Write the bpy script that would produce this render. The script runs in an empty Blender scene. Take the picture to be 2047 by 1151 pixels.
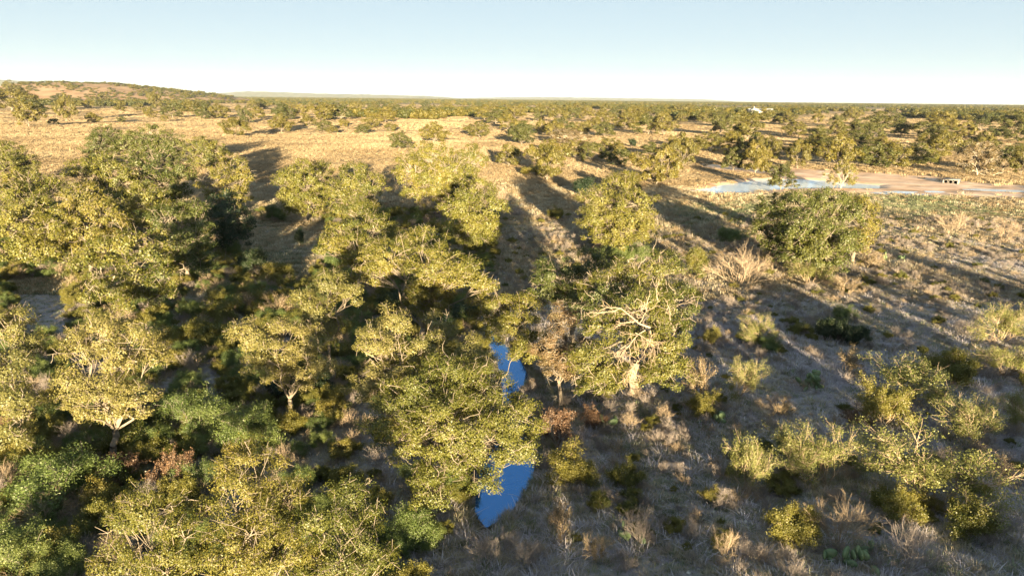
import bpy, math, random
import numpy as np
from mathutils import Vector, Matrix

# ------------------------------------------------------------------ camera
S = bpy.context.scene
COL = S.collection
R = math.radians
CAM_H = 17.0
PITCH = R(14.5)
ROLL = R(0.6)
F_PX = 1462.0                      # focal length in pixels of the 2047 px wide photograph
CAM = np.array([0.0, 0.0, CAM_H])
FWD = np.array([0.0, math.cos(PITCH), -math.sin(PITCH)])
RI0 = np.array([1.0, 0.0, 0.0])
UP0 = np.array([0.0, math.sin(PITCH), math.cos(PITCH)])
RI = RI0 * math.cos(ROLL) + UP0 * math.sin(ROLL)
UP = UP0 * math.cos(ROLL) - RI0 * math.sin(ROLL)
cd = bpy.data.cameras.new('camera')
cam = bpy.data.objects.new('camera', cd)
COL.objects.link(cam)
cam.matrix_world = Matrix(((RI[0], UP[0], -FWD[0], 0), (RI[1], UP[1], -FWD[1], 0),
                           (RI[2], UP[2], -FWD[2], CAM_H), (0, 0, 0, 1)))
cd.sensor_width = 36.0
cd.lens = F_PX / 2047.0 * 36.0
cd.clip_start = 0.5
cd.clip_end = 60000
S.camera = cam

# ------------------------------------------------------------------ sky, sun, exposure
SUN_EL, SUN_AZ = R(5.2), R(-6.0)   # light travels towards azimuth -6 deg (left of the view axis)
w = bpy.data.worlds.new('World'); S.world = w; w.use_nodes = True
nt = w.node_tree; nt.nodes.clear()
sky = nt.nodes.new('ShaderNodeTexSky'); sky.sky_type = 'NISHITA'; sky.sun_disc = False
sky.sun_elevation = SUN_EL; sky.sun_rotation = R(174); sky.air_density = 0.6
sky.dust_density = 0.3; sky.ozone_density = 1.0; sky.altitude = 1500
bg = nt.nodes.new('ShaderNodeBackground'); bg.inputs[1].default_value = 0.0875
wo = nt.nodes.new('ShaderNodeOutputWorld')
gm = nt.nodes.new('ShaderNodeGamma'); gm.inputs[1].default_value = 0.2          # softens the whole sky evenly
wb = nt.nodes.new('ShaderNodeMix'); wb.data_type = 'RGBA'; wb.blend_type = 'MULTIPLY'; wb.inputs[0].default_value = 1.0
wb.inputs[7].default_value = (0.98, 1.04, 1.06, 1)                                # white balance of the picture
nt.links.new(sky.outputs[0], gm.inputs[0]); nt.links.new(gm.outputs[0], wb.inputs[6]); hs_ = nt.nodes.new('ShaderNodeHueSaturation'); hs_.inputs['Saturation'].default_value = 1.5
nt.links.new(wb.outputs[2], hs_.inputs['Color']); nt.links.new(hs_.outputs[0], bg.inputs[0]); nt.links.new(bg.outputs[0], wo.inputs[0])
sd = bpy.data.lights.new('sun', 'SUN'); sd.energy = 5.0; sd.angle = R(0.6); sd.color = (1.0, 0.80, 0.48)
sun = bpy.data.objects.new('sun', sd); COL.objects.link(sun)
LDIR = Vector((math.sin(SUN_AZ) * math.cos(SUN_EL), math.cos(SUN_AZ) * math.cos(SUN_EL), -math.sin(SUN_EL)))
sun.rotation_euler = LDIR.to_track_quat('-Z', 'Y').to_euler()
S.view_settings.view_transform = 'Standard'
S.view_settings.look = 'None'
S.view_settings.gamma = 1.0
S.view_settings.use_curve_mapping = False
S.view_settings.exposure = 2.75
S.cycles.max_bounces = 6; S.cycles.diffuse_bounces = 3; S.cycles.glossy_bounces = 3
S.cycles.transmission_bounces = 3; S.cycles.transparent_max_bounces = 4; S.cycles.volume_bounces = 0
S.cycles.use_denoising = True

# ------------------------------------------------------------------ helpers
def smooth(a, b, x):
    t = np.clip((x - a) / (b - a), 0, 1)
    return t * t * (3 - 2 * t)

def ray(px, py):
    d = FWD + (px - 1023.5) / F_PX * RI + (575.5 - py) / F_PX * UP
    return d / np.linalg.norm(d)

def at_z(px, py, z):
    d = ray(px, py)
    t = (z - CAM_H) / d[2]
    return CAM + d * t

def obj(name, me, parent=None, loc=None):
    o = bpy.data.objects.new(name, me)
    COL.objects.link(o)
    if parent: o.parent = parent
    if loc is not None: o.location = loc
    return o

def mesh(name, V, F, mat=None, smooth_shade=False):
    V = np.ascontiguousarray(V, dtype=np.float32).reshape(-1, 3)
    F = np.ascontiguousarray(F, dtype=np.int32)
    k = F.shape[1]; n = F.shape[0]
    me = bpy.data.meshes.new(name)
    me.vertices.add(len(V)); me.vertices.foreach_set('co', V.ravel())
    me.loops.add(n * k); me.loops.foreach_set('vertex_index', F.ravel())
    me.polygons.add(n)
    me.polygons.foreach_set('loop_start', np.arange(0, n * k, k, dtype=np.int32))
    if smooth_shade: me.polygons.foreach_set('use_smooth', np.ones(n, dtype=bool))
    if mat: me.materials.append(mat)
    me.update(calc_edges=True)
    return me

def tag(o, label=None, cat=None, group=None, kind=None):
    if label: o['label'] = label
    if cat: o['category'] = cat
    if group: o['group'] = group
    if kind: o['kind'] = kind
    return o

def empty(name, loc, rz=0.0, scale=(1, 1, 1)):
    e = bpy.data.objects.new(name, None); COL.objects.link(e)
    e.location = loc; e.rotation_euler = (0, 0, rz); e.scale = scale
    e.empty_display_size = 0.3
    return e

def copy_tree(o, parent=None):
    c = o.copy(); COL.objects.link(c); c.parent = parent
    for ch in list(o.children):
        d = ch.copy(); COL.objects.link(d); d.parent = c
    return c

def norm(v):
    return v / (np.linalg.norm(v, axis=-1, keepdims=True) + 1e-9)

def prisms(A, B, ra, rb, s=4):
    """tapered s-sided sticks from A to B -> verts, quad faces"""
    A = np.atleast_2d(A); B = np.atleast_2d(B); n = len(A)
    d = norm(B - A)
    ref = np.where(np.abs(d[:, 2:3]) > 0.9, np.array([[1.0, 0, 0]]), np.array([[0, 0, 1.0]]))
    u = norm(np.cross(d, ref)); v = np.cross(d, u)
    ang = np.arange(s) * 2 * np.pi / s
    c = u[:, None, :] * np.cos(ang)[None, :, None] + v[:, None, :] * np.sin(ang)[None, :, None]
    ra = np.broadcast_to(ra, (n,)); rb = np.broadcast_to(rb, (n,))
    V = np.concatenate([A[:, None] + c * ra[:, None, None], B[:, None] + c * rb[:, None, None]], axis=1)
    i = np.arange(s); j = (i + 1) % s
    f = np.stack([i, j, j + s, i + s], axis=1)
    Fc = (f[None] + (np.arange(n) * 2 * s)[:, None, None]).reshape(-1, 4)
    return V.reshape(-1, 3), Fc

class Sticks:
    def __init__(s): s.A = []; s.B = []; s.ra = []; s.rb = []
    def add(s, A, B, ra, rb):
        A = np.atleast_2d(A); B = np.atleast_2d(B); n = len(A)
        s.A.append(A); s.B.append(B)
        s.ra.append(np.broadcast_to(ra, (n,))); s.rb.append(np.broadcast_to(rb, (n,)))
    def path(s, P, r0, r1):
        P = np.asarray(P); n = len(P) - 1
        rr = np.linspace(r0, r1, n + 1)
        s.add(P[:-1], P[1:], rr[:-1], rr[1:])
    def build(s, sides=4):
        return prisms(np.concatenate(s.A), np.concatenate(s.B), np.concatenate(s.ra), np.concatenate(s.rb), sides)

def curve(rng, P0, P1, bulge, n=6, wob=0.06):
    P0 = np.asarray(P0, float); P1 = np.asarray(P1, float)
    L = np.linalg.norm(P1 - P0)
    C = (P0 + P1) / 2 + np.asarray(bulge)
    t = np.linspace(0, 1, n + 1)[:, None]
    P = (1 - t) ** 2 * P0 + 2 * t * (1 - t) * C + t ** 2 * P1
    P[1:-1] += rng.normal(0, wob * L, (n - 1, 3)) * np.array([1, 1, .6])
    return P

def leaves(rng, P, N, a, b):
    """three-cornered leaf sprigs at P with normals about N"""
    n = len(P)
    N = norm(N)
    T = norm(np.cross(N, rng.normal(0, 1, (n, 3))))
    Sv = np.cross(N, T)
    a = a * rng.uniform(.6, 1.35, (n, 1)); b = b * rng.uniform(.6, 1.35, (n, 1))
    V = np.stack([P + T * a, P - T * a * .6 + Sv * b * 1.1, P - T * a * .6 - Sv * b * 1.1], axis=1)
    return V.reshape(-1, 3), np.arange(n * 3).reshape(-1, 3)

def box_v(x0, x1, y0, y1, z0, z1):
    V = np.array([(x, y, z) for z in (z0, z1) for y in (y0, y1) for x in (x0, x1)], float)
    return V, np.array([[0, 2, 3, 1], [4, 5, 7, 6], [0, 1, 5, 4], [2, 6, 7, 3], [0, 4, 6, 2], [1, 3, 7, 5]])

# ------------------------------------------------------------------ materials
def new_mat(name):
    m = bpy.data.materials.new(name); m.use_nodes = True
    m.node_tree.nodes.clear()
    return m, m.node_tree

def L(t, a, b): t.links.new(a, b)

def ramp(t, stops):
    r = t.nodes.new('ShaderNodeValToRGB')
    el = r.color_ramp.elements
    while len(el) < len(stops): el.new(0.5)
    for e, (p, c) in zip(el, stops):
        e.position = p; e.color = (*c, 1)
    return r

def leaf_mat(name, cols, transl=0.42, noise=0.35, objvar=0.4):
    m, t = new_mat(name)
    out = t.nodes.new('ShaderNodeOutputMaterial')
    geo = t.nodes.new('ShaderNodeNewGeometry')
    oi = t.nodes.new('ShaderNodeObjectInfo')
    tc = t.nodes.new('ShaderNodeTexCoord')
    nz = t.nodes.new('ShaderNodeTexNoise'); nz.inputs['Scale'].default_value = noise; nz.inputs['Detail'].default_value = 3
    L(t, geo.outputs['Position'], nz.inputs['Vector'])
    a = t.nodes.new('ShaderNodeMath'); a.operation = 'MULTIPLY_ADD'
    L(t, nz.outputs[0], a.inputs[0]); a.inputs[1].default_value = 1.3; a.inputs[2].default_value = -0.60
    b = t.nodes.new('ShaderNodeMath'); b.operation = 'MULTIPLY_ADD'
    L(t, geo.outputs['Random Per Island'], b.inputs[0]); b.inputs[1].default_value = 0.45; L(t, a.outputs[0], b.inputs[2])
    c = t.nodes.new('ShaderNodeMath'); c.operation = 'MULTIPLY_ADD'
    L(t, oi.outputs['Random'], c.inputs[0]); c.inputs[1].default_value = objvar; L(t, b.outputs[0], c.inputs[2])
    rp = ramp(t, cols); L(t, c.outputs[0], rp.inputs[0])
    df = t.nodes.new('ShaderNodeBsdfDiffuse'); L(t, rp.outputs[0], df.inputs['Color'])
    tr = t.nodes.new('ShaderNodeBsdfTranslucent'); L(t, rp.outputs[0], tr.inputs['Color'])
    mx = t.nodes.new('ShaderNodeMixShader'); mx.inputs[0].default_value = transl
    L(t, df.outputs[0], mx.inputs[1]); L(t, tr.outputs[0], mx.inputs[2])
    gl = t.nodes.new('ShaderNodeBsdfGlossy'); gl.inputs['Roughness'].default_value = 0.5
    gl.inputs['Color'].default_value = (.8, .8, .8, 1)
    m2 = t.nodes.new('ShaderNodeMixShader'); m2.inputs[0].default_value = 0.035
    L(t, mx.outputs[0], m2.inputs[1]); L(t, gl.outputs[0], m2.inputs[2])
    L(t, m2.outputs[0], out.inputs['Surface'])
    return m

def rough_mat(name, cols, scale=3.0, detail=6, bump=0.0, objvar=0.2, rough=0.9):
    m, t = new_mat(name)
    out = t.nodes.new('ShaderNodeOutputMaterial')
    geo = t.nodes.new('ShaderNodeNewGeometry'); oi = t.nodes.new('ShaderNodeObjectInfo')
    nz = t.nodes.new('ShaderNodeTexNoise'); nz.inputs['Scale'].default_value = scale; nz.inputs['Detail'].default_value = detail
    L(t, geo.outputs['Position'], nz.inputs['Vector'])
    c = t.nodes.new('ShaderNodeMath'); c.operation = 'MULTIPLY_ADD'
    L(t, oi.outputs['Random'], c.inputs[0]); c.inputs[1].default_value = objvar; L(t, nz.outputs[0], c.inputs[2])
    rp = ramp(t, cols); L(t, c.outputs[0], rp.inputs[0])
    p = t.nodes.new('ShaderNodeBsdfPrincipled'); L(t, rp.outputs[0], p.inputs['Base Color'])
    p.inputs['Roughness'].default_value = rough; p.inputs['Specular IOR Level'].default_value = 0.2
    if bump:
        bp = t.nodes.new('ShaderNodeBump'); bp.inputs['Strength'].default_value = bump; bp.inputs['Distance'].default_value = 0.3
        L(t, nz.outputs[0], bp.inputs['Height']); L(t, bp.outputs[0], p.inputs['Normal'])
    L(t, p.outputs[0], out.inputs['Surface'])
    return m

M = {}
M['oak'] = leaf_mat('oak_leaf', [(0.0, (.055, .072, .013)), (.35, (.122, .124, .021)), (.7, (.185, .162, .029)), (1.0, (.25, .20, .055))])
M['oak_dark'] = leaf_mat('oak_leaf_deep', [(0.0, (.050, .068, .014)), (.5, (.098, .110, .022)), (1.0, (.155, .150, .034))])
M['oak_green'] = leaf_mat('oak_leaf_green', [(0.0, (.070, .085, .013)), (.5, (.140, .138, .023)), (1.0, (.20, .178, .04))])
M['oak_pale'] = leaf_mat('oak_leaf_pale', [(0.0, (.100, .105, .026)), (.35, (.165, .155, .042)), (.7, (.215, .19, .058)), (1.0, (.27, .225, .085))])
M['oak_far'] = leaf_mat('pasture_oak_leaf', [(0.0, (.066, .068, .011)), (.4, (.122, .107, .017)), (.8, (.170, .140, .024)), (1.0, (.21, .165, .042))])  # far oak leaves darkened to carry the shade within their crowns
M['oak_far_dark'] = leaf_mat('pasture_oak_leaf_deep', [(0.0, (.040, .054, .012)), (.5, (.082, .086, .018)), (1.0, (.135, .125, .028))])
M['mesquite'] = leaf_mat('mesquite_leaf', [(0.0, (.120, .135, .032)), (.5, (.190, .195, .052)), (1.0, (.25, .24, .085))])
M['green'] = leaf_mat('feather_leaf', [(0.0, (.070, .110, .028)), (.5, (.125, .165, .042)), (1.0, (.19, .215, .062))])
M['yellow'] = leaf_mat('yellow_leaf', [(0.0, (.105, .108, .018)), (.5, (.175, .160, .030)), (1.0, (.24, .205, .052))])
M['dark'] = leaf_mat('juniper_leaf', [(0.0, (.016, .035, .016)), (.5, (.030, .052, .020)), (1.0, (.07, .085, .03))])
M['rust'] = leaf_mat('rust_leaf', [(0.0, (.09, .052, .032)), (.5, (.16, .09, .052)), (1.0, (.23, .145, .08))])
M['pink'] = leaf_mat('fading_leaf', [(0.0, (.085, .075, .03)), (.5, (.14, .105, .045)), (1.0, (.22, .14, .08))])
M['grass'] = leaf_mat('dry_grass_blade', [(0.0, (.24, .20, .13)), (.4, (.36, .305, .21)), (.75, (.46, .395, .28)), (1.0, (.56, .49, .36))], .25, .08, .5)
M['grass_far'] = leaf_mat('pasture_grass_blade', [(0.0, (.19, .135, .075)), (.4, (.30, .222, .128)), (.75, (.39, .30, .185)), (1.0, (.46, .37, .24))], .25, .03, .4)
M['grass_green'] = leaf_mat('green_grass_blade', [(0.0, (.10, .12, .06)), (.5, (.17, .19, .10)), (1.0, (.25, .26, .14))], .25, .1, .5)
M['weed'] = leaf_mat('dead_weed', [(0.0, (.26, .235, .26)), (.5, (.40, .365, .40)), (1.0, (.54, .49, .52))], .15, .1, .5)  # lilac cast imitates blue shade on the grey weeds
M['twig_tan'] = rough_mat('tan_twig', [(0.2, (.20, .15, .10)), (.6, (.31, .235, .165)), (.9, (.40, .315, .23))])
M['twig_grey'] = rough_mat('grey_twig', [(0.2, (.16, .135, .12)), (.6, (.25, .21, .19)), (.9, (.34, .29, .26))])
M['bark'] = rough_mat('oak_bark', [(0.2, (.09, .075, .06)), (.5, (.17, .14, .11)), (.9, (.27, .225, .175))], 5)
M['bark_pale'] = rough_mat('dead_wood', [(0.2, (.20, .165, .13)), (.5, (.31, .26, .21)), (.9, (.42, .36, .29))], 5)
M['brown'] = rough_mat('dead_brush', [(0.2, (.06, .045, .04)), (.6, (.13, .10, .085)), (.9, (.24, .19, .16))])

# ------------------------------------------------------------------ ground shape
CREEK_PX = [(950, 1260), (952, 1150), (966, 1070), (985, 1015), (1010, 955), (1030, 900), (1018, 850), (1015, 800), (1030, 755),
            (1012, 715), (985, 680), (965, 645), (965, 610), (985, 575), (1000, 545), (1000, 510), (1010, 470), (1030, 440), (1040, 405)]
CREEK_W = [-.7, -.7, .1, .95, 1.4, 1.2, .4, .4, 1.0, .95, .5, .2, .2, .4, .15, .1, .1, .1, .1]     # half widths of the water
WATER_Z = -0.85
CR = np.array([at_z(x, y, WATER_Z)[:2] for x, y in CREEK_PX])
def creek_dist(x, y):
    """distance to the creek's middle line and the half width there"""
    x = np.asarray(x, float); y = np.asarray(y, float)
    best = np.full(x.shape, 1e9); hw = np.zeros(x.shape)
    for i in range(len(CR) - 1):
        a = CR[i]; b = CR[i + 1]; ab = b - a
        t = np.clip(((x - a[0]) * ab[0] + (y - a[1]) * ab[1]) / (ab @ ab), 0, 1)
        d = np.hypot(x - a[0] - t * ab[0], y - a[1] - t * ab[1])
        wd = CREEK_W[i] * (1 - t) + CREEK_W[i + 1] * t
        s = d - wd < best - hw
        best = np.where(s, d, best); hw = np.where(s, wd, hw)
    return best, hw

POND_PX = [(1386, 382), (1440, 372), (1501, 363), (1532, 360), (1604, 359), (1650, 362), (1689, 365), (1754, 371), (1753, 377), (1672, 376),
           (1593, 376), (1540, 380), (1501, 384), (1426, 386)]
POND = np.array([at_z(x, y, -0.25)[:2] for x, y in POND_PX])
SOIL_PX = [(1402, 327), (1463, 331), (1587, 336), (1703, 343), (1881, 353), (1929, 362), (2080, 373), (2080, 400), (1860, 393), (1724, 388),
           (1604, 385), (1500, 390), (1420, 390), (1370, 385), (1430, 371), (1496, 359), (1550, 352), (1480, 345), (1405, 336)]
SOIL = np.array([at_z(x, y, 0)[:2] for x, y in SOIL_PX])

def in_poly(x, y, P):
    x = np.asarray(x, float); y = np.asarray(y, float)
    ins = np.zeros(x.shape, bool); j = len(P) - 1
    for i in range(len(P)):
        xi, yi = P[i]; xj, yj = P[j]
        c = ((yi > y) != (yj > y)) & (x < (xj - xi) * (y - yi) / (yj - yi + 1e-12) + xi)
        ins ^= c; j = i
    return ins

def poly_dist(x, y, P):
    best = np.full(np.shape(x), 1e9)
    for i in range(len(P)):
        a = P[i]; b = P[(i + 1) % len(P)]; ab = b - a
        t = np.clip(((x - a[0]) * ab[0] + (y - a[1]) * ab[1]) / (ab @ ab), 0, 1)
        best = np.minimum(best, np.hypot(x - a[0] - t * ab[0], y - a[1] - t * ab[1]))
    return np.where(in_poly(x, y, P), -best, best)

def vnoise(x, y, seed=0):
    """cheap smooth pseudo noise in about -1..1"""
    s = seed * 1.7
    return (np.sin(x * 1.0 + 1.3 * np.sin(y * .71 + s) + s) + np.sin(y * 1.13 + 1.7 * np.sin(x * .63 - s) + 2 * s)
            + .6 * np.sin(x * 2.17 + y * 1.71 + s * 3) + .4 * np.sin(x * 3.9 - y * 3.3 + s)) / 3.0

def ground(x, y):
    x = np.asarray(x, float); y = np.asarray(y, float)
    z = 0.10 * vnoise(x * .35, y * .35, 1) + 0.04 * vnoise(x * 1.3, y * 1.3, 2)
    far = smooth(170, 420, y)
    z = z + far * (1.6 * vnoise(x * .012, y * .016, 3) + 0.5 * vnoise(x * .035, y * .04, 4))
    d, hw = creek_dist(x, y)
    cut = 1 - smooth(hw - .8, hw + .8, d)
    z = z - cut * smooth(-30, 5, y) * (1.0 - .65 * smooth(58, 66, y))
    z = z - 0.35 * (1 - smooth(2, 14, d)) * smooth(-30, 5, y)
    near_pond = (x > POND[:, 0].min() - 30) & (x < POND[:, 0].max() + 90) & (y > 100) & (y < 230)
    if np.any(near_pond):
        pd = poly_dist(x, y, POND)
        flat = 1 - smooth(6, 30, pd)
        z = np.where(near_pond, z * (1 - .8 * flat) - 0.75 * (1 - smooth(-3, 3, pd)), z)
    return z

def hit(px, py):
    d = ray(px, py)
    t = np.geomspace(8, 6000, 1500)
    P = CAM + t[:, None] * d
    below = P[:, 2] < ground(P[:, 0], P[:, 1])
    i = np.argmax(below) if below.any() else len(t) - 1
    t0, t1 = t[max(i - 1, 0)], t[i]
    for _ in range(12):
        tm = (t0 + t1) / 2; p = CAM + tm * d
        if p[2] < ground(p[0], p[1]): t1 = tm
        else: t0 = tm
    return CAM + t1 * d

def gz(x, y): return float(ground(np.array([x]), np.array([y]))[0])

def steps(a, b, segs):
    return None
def axis(core, step_core, mid, step_mid, far, g):
    """symmetric-free 1D coordinate list: fine core, mid, then growing"""
    v = list(np.arange(core[0], core[1], step_core)) + list(np.arange(core[1], mid[1], step_mid))
    lo = list(np.arange(mid[0], core[0], step_mid))
    x = mid[1]; s = step_mid; up = []
    while x < far[1]:
        up.append(x); s *= g; x += s
    up.append(far[1])
    x = mid[0]; s = step_mid; dn = []
    while x > far[0]:
        s *= g; x -= s; dn.append(max(x, far[0]))
    return np.array(sorted(set(dn + lo + v + up)))
GX = axis((-32, 34), .5, (-60, 130), 1.2, (-15000, 15000), 1.13)
GY = axis((12, 78), .5, (-60, 215), 1.2, (-400, 18000), 1.13)
XX, YY = np.meshgrid(GX, GY)
ZZ = ground(XX, YY)
nx, ny = len(GX), len(GY)
idx = np.arange(nx * ny).reshape(ny, nx)
GF = np.stack([idx[:-1, :-1], idx[:-1, 1:], idx[1:, 1:], idx[1:, :-1]], -1).reshape(-1, 4)

def ground_mat():
    m, t = new_mat('dry_pasture_and_stony_soil')
    out = t.nodes.new('ShaderNodeOutputMaterial')
    geo = t.nodes.new('ShaderNodeNewGeometry')
    def noise(scale, det=6, rough=.6):
        n = t.nodes.new('ShaderNodeTexNoise'); n.inputs['Scale'].default_value = scale
        n.inputs['Detail'].default_value = det; n.inputs['Roughness'].default_value = rough
        L(t, geo.outputs['Position'], n.inputs['Vector']); return n
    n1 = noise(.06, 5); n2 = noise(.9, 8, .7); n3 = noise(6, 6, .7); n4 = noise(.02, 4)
    near = ramp(t, [(.34, (.15, .125, .14)), (.46, (.34, .305, .34)), (.56, (.28, .275, .24)), (.68, (.52, .48, .52))])  # near soil leans lavender: the blue of the shade is put into its colour
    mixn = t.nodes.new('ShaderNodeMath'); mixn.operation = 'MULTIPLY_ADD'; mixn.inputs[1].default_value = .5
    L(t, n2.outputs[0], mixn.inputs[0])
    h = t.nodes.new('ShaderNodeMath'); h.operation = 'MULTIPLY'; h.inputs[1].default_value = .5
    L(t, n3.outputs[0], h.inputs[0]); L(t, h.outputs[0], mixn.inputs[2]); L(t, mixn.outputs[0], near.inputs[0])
    far = ramp(t, [(.30, (.24, .155, .08)), (.5, (.34, .24, .13)), (.68, (.42, .32, .18))])
    m3 = t.nodes.new('ShaderNodeMath'); m3.operation = 'MULTIPLY_ADD'; m3.inputs[1].default_value = .55
    L(t, n1.outputs[0], m3.inputs[0])
    h2 = t.nodes.new('ShaderNodeMath'); h2.operation = 'MULTIPLY'; h2.inputs[1].default_value = .45
    L(t, n2.outputs[0], h2.inputs[0]); L(t, h2.outputs[0], m3.inputs[2]); L(t, m3.outputs[0], far.inputs[0])
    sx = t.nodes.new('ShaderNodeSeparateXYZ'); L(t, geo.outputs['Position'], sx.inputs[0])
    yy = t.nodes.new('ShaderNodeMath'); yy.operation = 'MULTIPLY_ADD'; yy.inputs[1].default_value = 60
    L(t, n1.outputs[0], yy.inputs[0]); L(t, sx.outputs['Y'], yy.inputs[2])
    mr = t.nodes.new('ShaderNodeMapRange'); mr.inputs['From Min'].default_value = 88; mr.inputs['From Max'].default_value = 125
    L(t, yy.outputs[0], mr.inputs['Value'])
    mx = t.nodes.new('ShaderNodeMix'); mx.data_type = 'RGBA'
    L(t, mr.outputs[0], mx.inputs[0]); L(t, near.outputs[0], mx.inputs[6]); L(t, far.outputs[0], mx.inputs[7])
    p = t.nodes.new('ShaderNodeBsdfPrincipled'); L(t, mx.outputs[2], p.inputs['Base Color'])
    p.inputs['Roughness'].default_value = 1.0; p.inputs['Specular IOR Level'].default_value = 0.1
    bp = t.nodes.new('ShaderNodeBump'); bp.inputs['Strength'].default_value = 1.0; bp.inputs['Distance'].default_value = 0.35
    L(t, mixn.outputs[0], bp.inputs['Height']); L(t, bp.outputs[0], p.inputs['Normal'])
    L(t, p.outputs[0], out.inputs['Surface'])
    return m
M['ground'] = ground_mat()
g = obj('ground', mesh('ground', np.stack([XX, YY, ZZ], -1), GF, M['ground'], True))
tag(g, kind='structure')

# bare soil round the pond with the dirt road behind it
M['soil'] = rough_mat('bare_pink_soil', [(.28, (.38, .235, .14)), (.42, (.60, .39, .25)), (.55, (.74, .50, .335)), (.72, (.84, .63, .46))], .16, 12, .9, 0)
x0, x1 = SOIL[:, 0].min() - 4, min(SOIL[:, 0].max() + 4, 150); y0, y1 = SOIL[:, 1].min() - 4, SOIL[:, 1].max() + 4
sx_ = np.arange(x0, x1, .7); sy_ = np.arange(y0, y1, .7)
X2, Y2 = np.meshgrid(sx_, sy_)
sd_ = poly_dist(X2, Y2, SOIL) + 2.6 * vnoise(X2 * .3, Y2 * .3, 5) + 1.4 * vnoise(X2 * 1.1, Y2 * 1.1, 6)
sd_ = np.minimum(sd_, poly_dist(X2, Y2, POND) - 3)
keep = sd_ < 0
Z2 = ground(X2, Y2) + .035
i2 = np.arange(X2.size).reshape(X2.shape)
F2 = np.stack([i2[:-1, :-1], i2[:-1, 1:], i2[1:, 1:], i2[1:, :-1]], -1)
kf = keep[:-1, :-1] & keep[1:, 1:]
F2 = F2[kf]
o = obj('dirt_road', mesh('dirt_road', np.stack([X2, Y2, Z2], -1), F2, M['soil'], True)); tag(o, kind='structure')

def water_mat(name, base, tint, rough=.03, metal=0.0, wave=3.0, bump=.03, spec=.5):
    m, t = new_mat(name)
    out = t.nodes.new('ShaderNodeOutputMaterial')
    p = t.nodes.new('ShaderNodeBsdfPrincipled')
    p.inputs['Base Color'].default_value = (*base, 1); p.inputs['Roughness'].default_value = rough
    p.inputs['Metallic'].default_value = metal; p.inputs['IOR'].default_value = 1.33
    p.inputs['Specular IOR Level'].default_value = spec
    p.inputs['Specular Tint'].default_value = (*tint, 1)
    geo = t.nodes.new('ShaderNodeNewGeometry')
    nz = t.nodes.new('ShaderNodeTexNoise'); nz.inputs['Scale'].default_value = wave; nz.inputs['Detail'].default_value = 3
    L(t, geo.outputs['Position'], nz.inputs['Vector'])
    bp = t.nodes.new('ShaderNodeBump'); bp.inputs['Strength'].default_value = bump; bp.inputs['Distance'].default_value = .1
    L(t, nz.outputs[0], bp.inputs['Height']); L(t, bp.outputs[0], p.inputs['Normal'])
    L(t, p.outputs[0], out.inputs['Surface'])
    return m
M['creek'] = water_mat('creek_water', (.07, .21, .48), (.6, .8, 1), .03, .7, 1.6, .11)  # blue base colour stands in for the reflected sky
M['pond'] = water_mat('pond_water', (.76, .86, .96), (1, 1, 1), .12, 0, 1.5, .06, .22)  # near-white base colour carries the pale sky's reflection
def ribbon(P, W):
    P = np.array(P); T = np.gradient(P, axis=0); T = T / np.linalg.norm(T, axis=1, keepdims=True)
    N = np.stack([-T[:, 1], T[:, 0]], 1)
    return P + N * W[:, None], P - N * W[:, None]
tt = np.linspace(2.3, 14, 90)
CP = np.stack([np.interp(tt, range(len(CR)), CR[:, k]) for k in (0, 1)], 1)
CW = (np.interp(tt, range(len(CR)), CREEK_W) + .6) * (.03 + .97 * smooth(2.2, 3.0, tt))
a, b = ribbon(CP, CW)
V = np.concatenate([np.c_[a, np.full(len(a), WATER_Z)], np.c_[b, np.full(len(b), WATER_Z)]]); n = len(a)
Fw = np.array([[i, i + 1, n + i + 1, n + i] for i in range(n - 1)])[:, ::-1]
o = obj('creek', mesh('creek', V, Fw, M['creek'])); tag(o, kind='structure')
M['mud'] = rough_mat('wet_bank_mud', [(.3, (.045, .038, .032)), (.55, (.09, .075, .06)), (.75, (.17, .145, .11))], 2.5, 8, .6, 0, .6)
tb = np.linspace(2.0, 15, 200); BP = np.stack([np.interp(tb, range(len(CR)), CR[:, k]) for k in (0, 1)], 1)
BW = np.interp(tb, range(len(CR)), CREEK_W) + (.75 + .45 * vnoise(tb * 5, tb * 1.7, 71)) * smooth(1.9, 2.8, tb)
a, b = ribbon(BP, BW); uu = np.linspace(0, 1, 15)[None, :, None]
BG = a[:, None] * (1 - uu) + b[:, None] * uu
BZ = ground(BG[..., 0], BG[..., 1]) + .015
ib = np.arange(200 * 15).reshape(200, 15)
o = obj('creek_bank', mesh('creek_bank', np.concatenate([BG, BZ[..., None]], -1), np.stack([ib[:-1, :-1], ib[:-1, 1:], ib[1:, 1:], ib[1:, :-1]], -1).reshape(-1, 4), M['mud'], True)); tag(o, kind='structure')
pc = POND.mean(0)
PO = np.concatenate([POND[i] + (POND[(i + 1) % len(POND)] - POND[i]) * np.linspace(0, 1, 6)[:-1, None] for i in range(len(POND))])
nrm = norm(PO - pc)
PO = PO + nrm * 2.0
V = np.concatenate([[[pc[0], pc[1], -.25]], np.c_[PO, np.full(len(PO), -.25)]]); n = len(PO)
Fp = np.array([[0, 1 + i, 1 + (i + 1) % n] for i in range(n)])
me = mesh('pond', V, Fp, M['pond']); o = obj('pond', me); tag(o, kind='structure')
if me.polygons[0].normal.z < 0: me.flip_normals()

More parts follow.
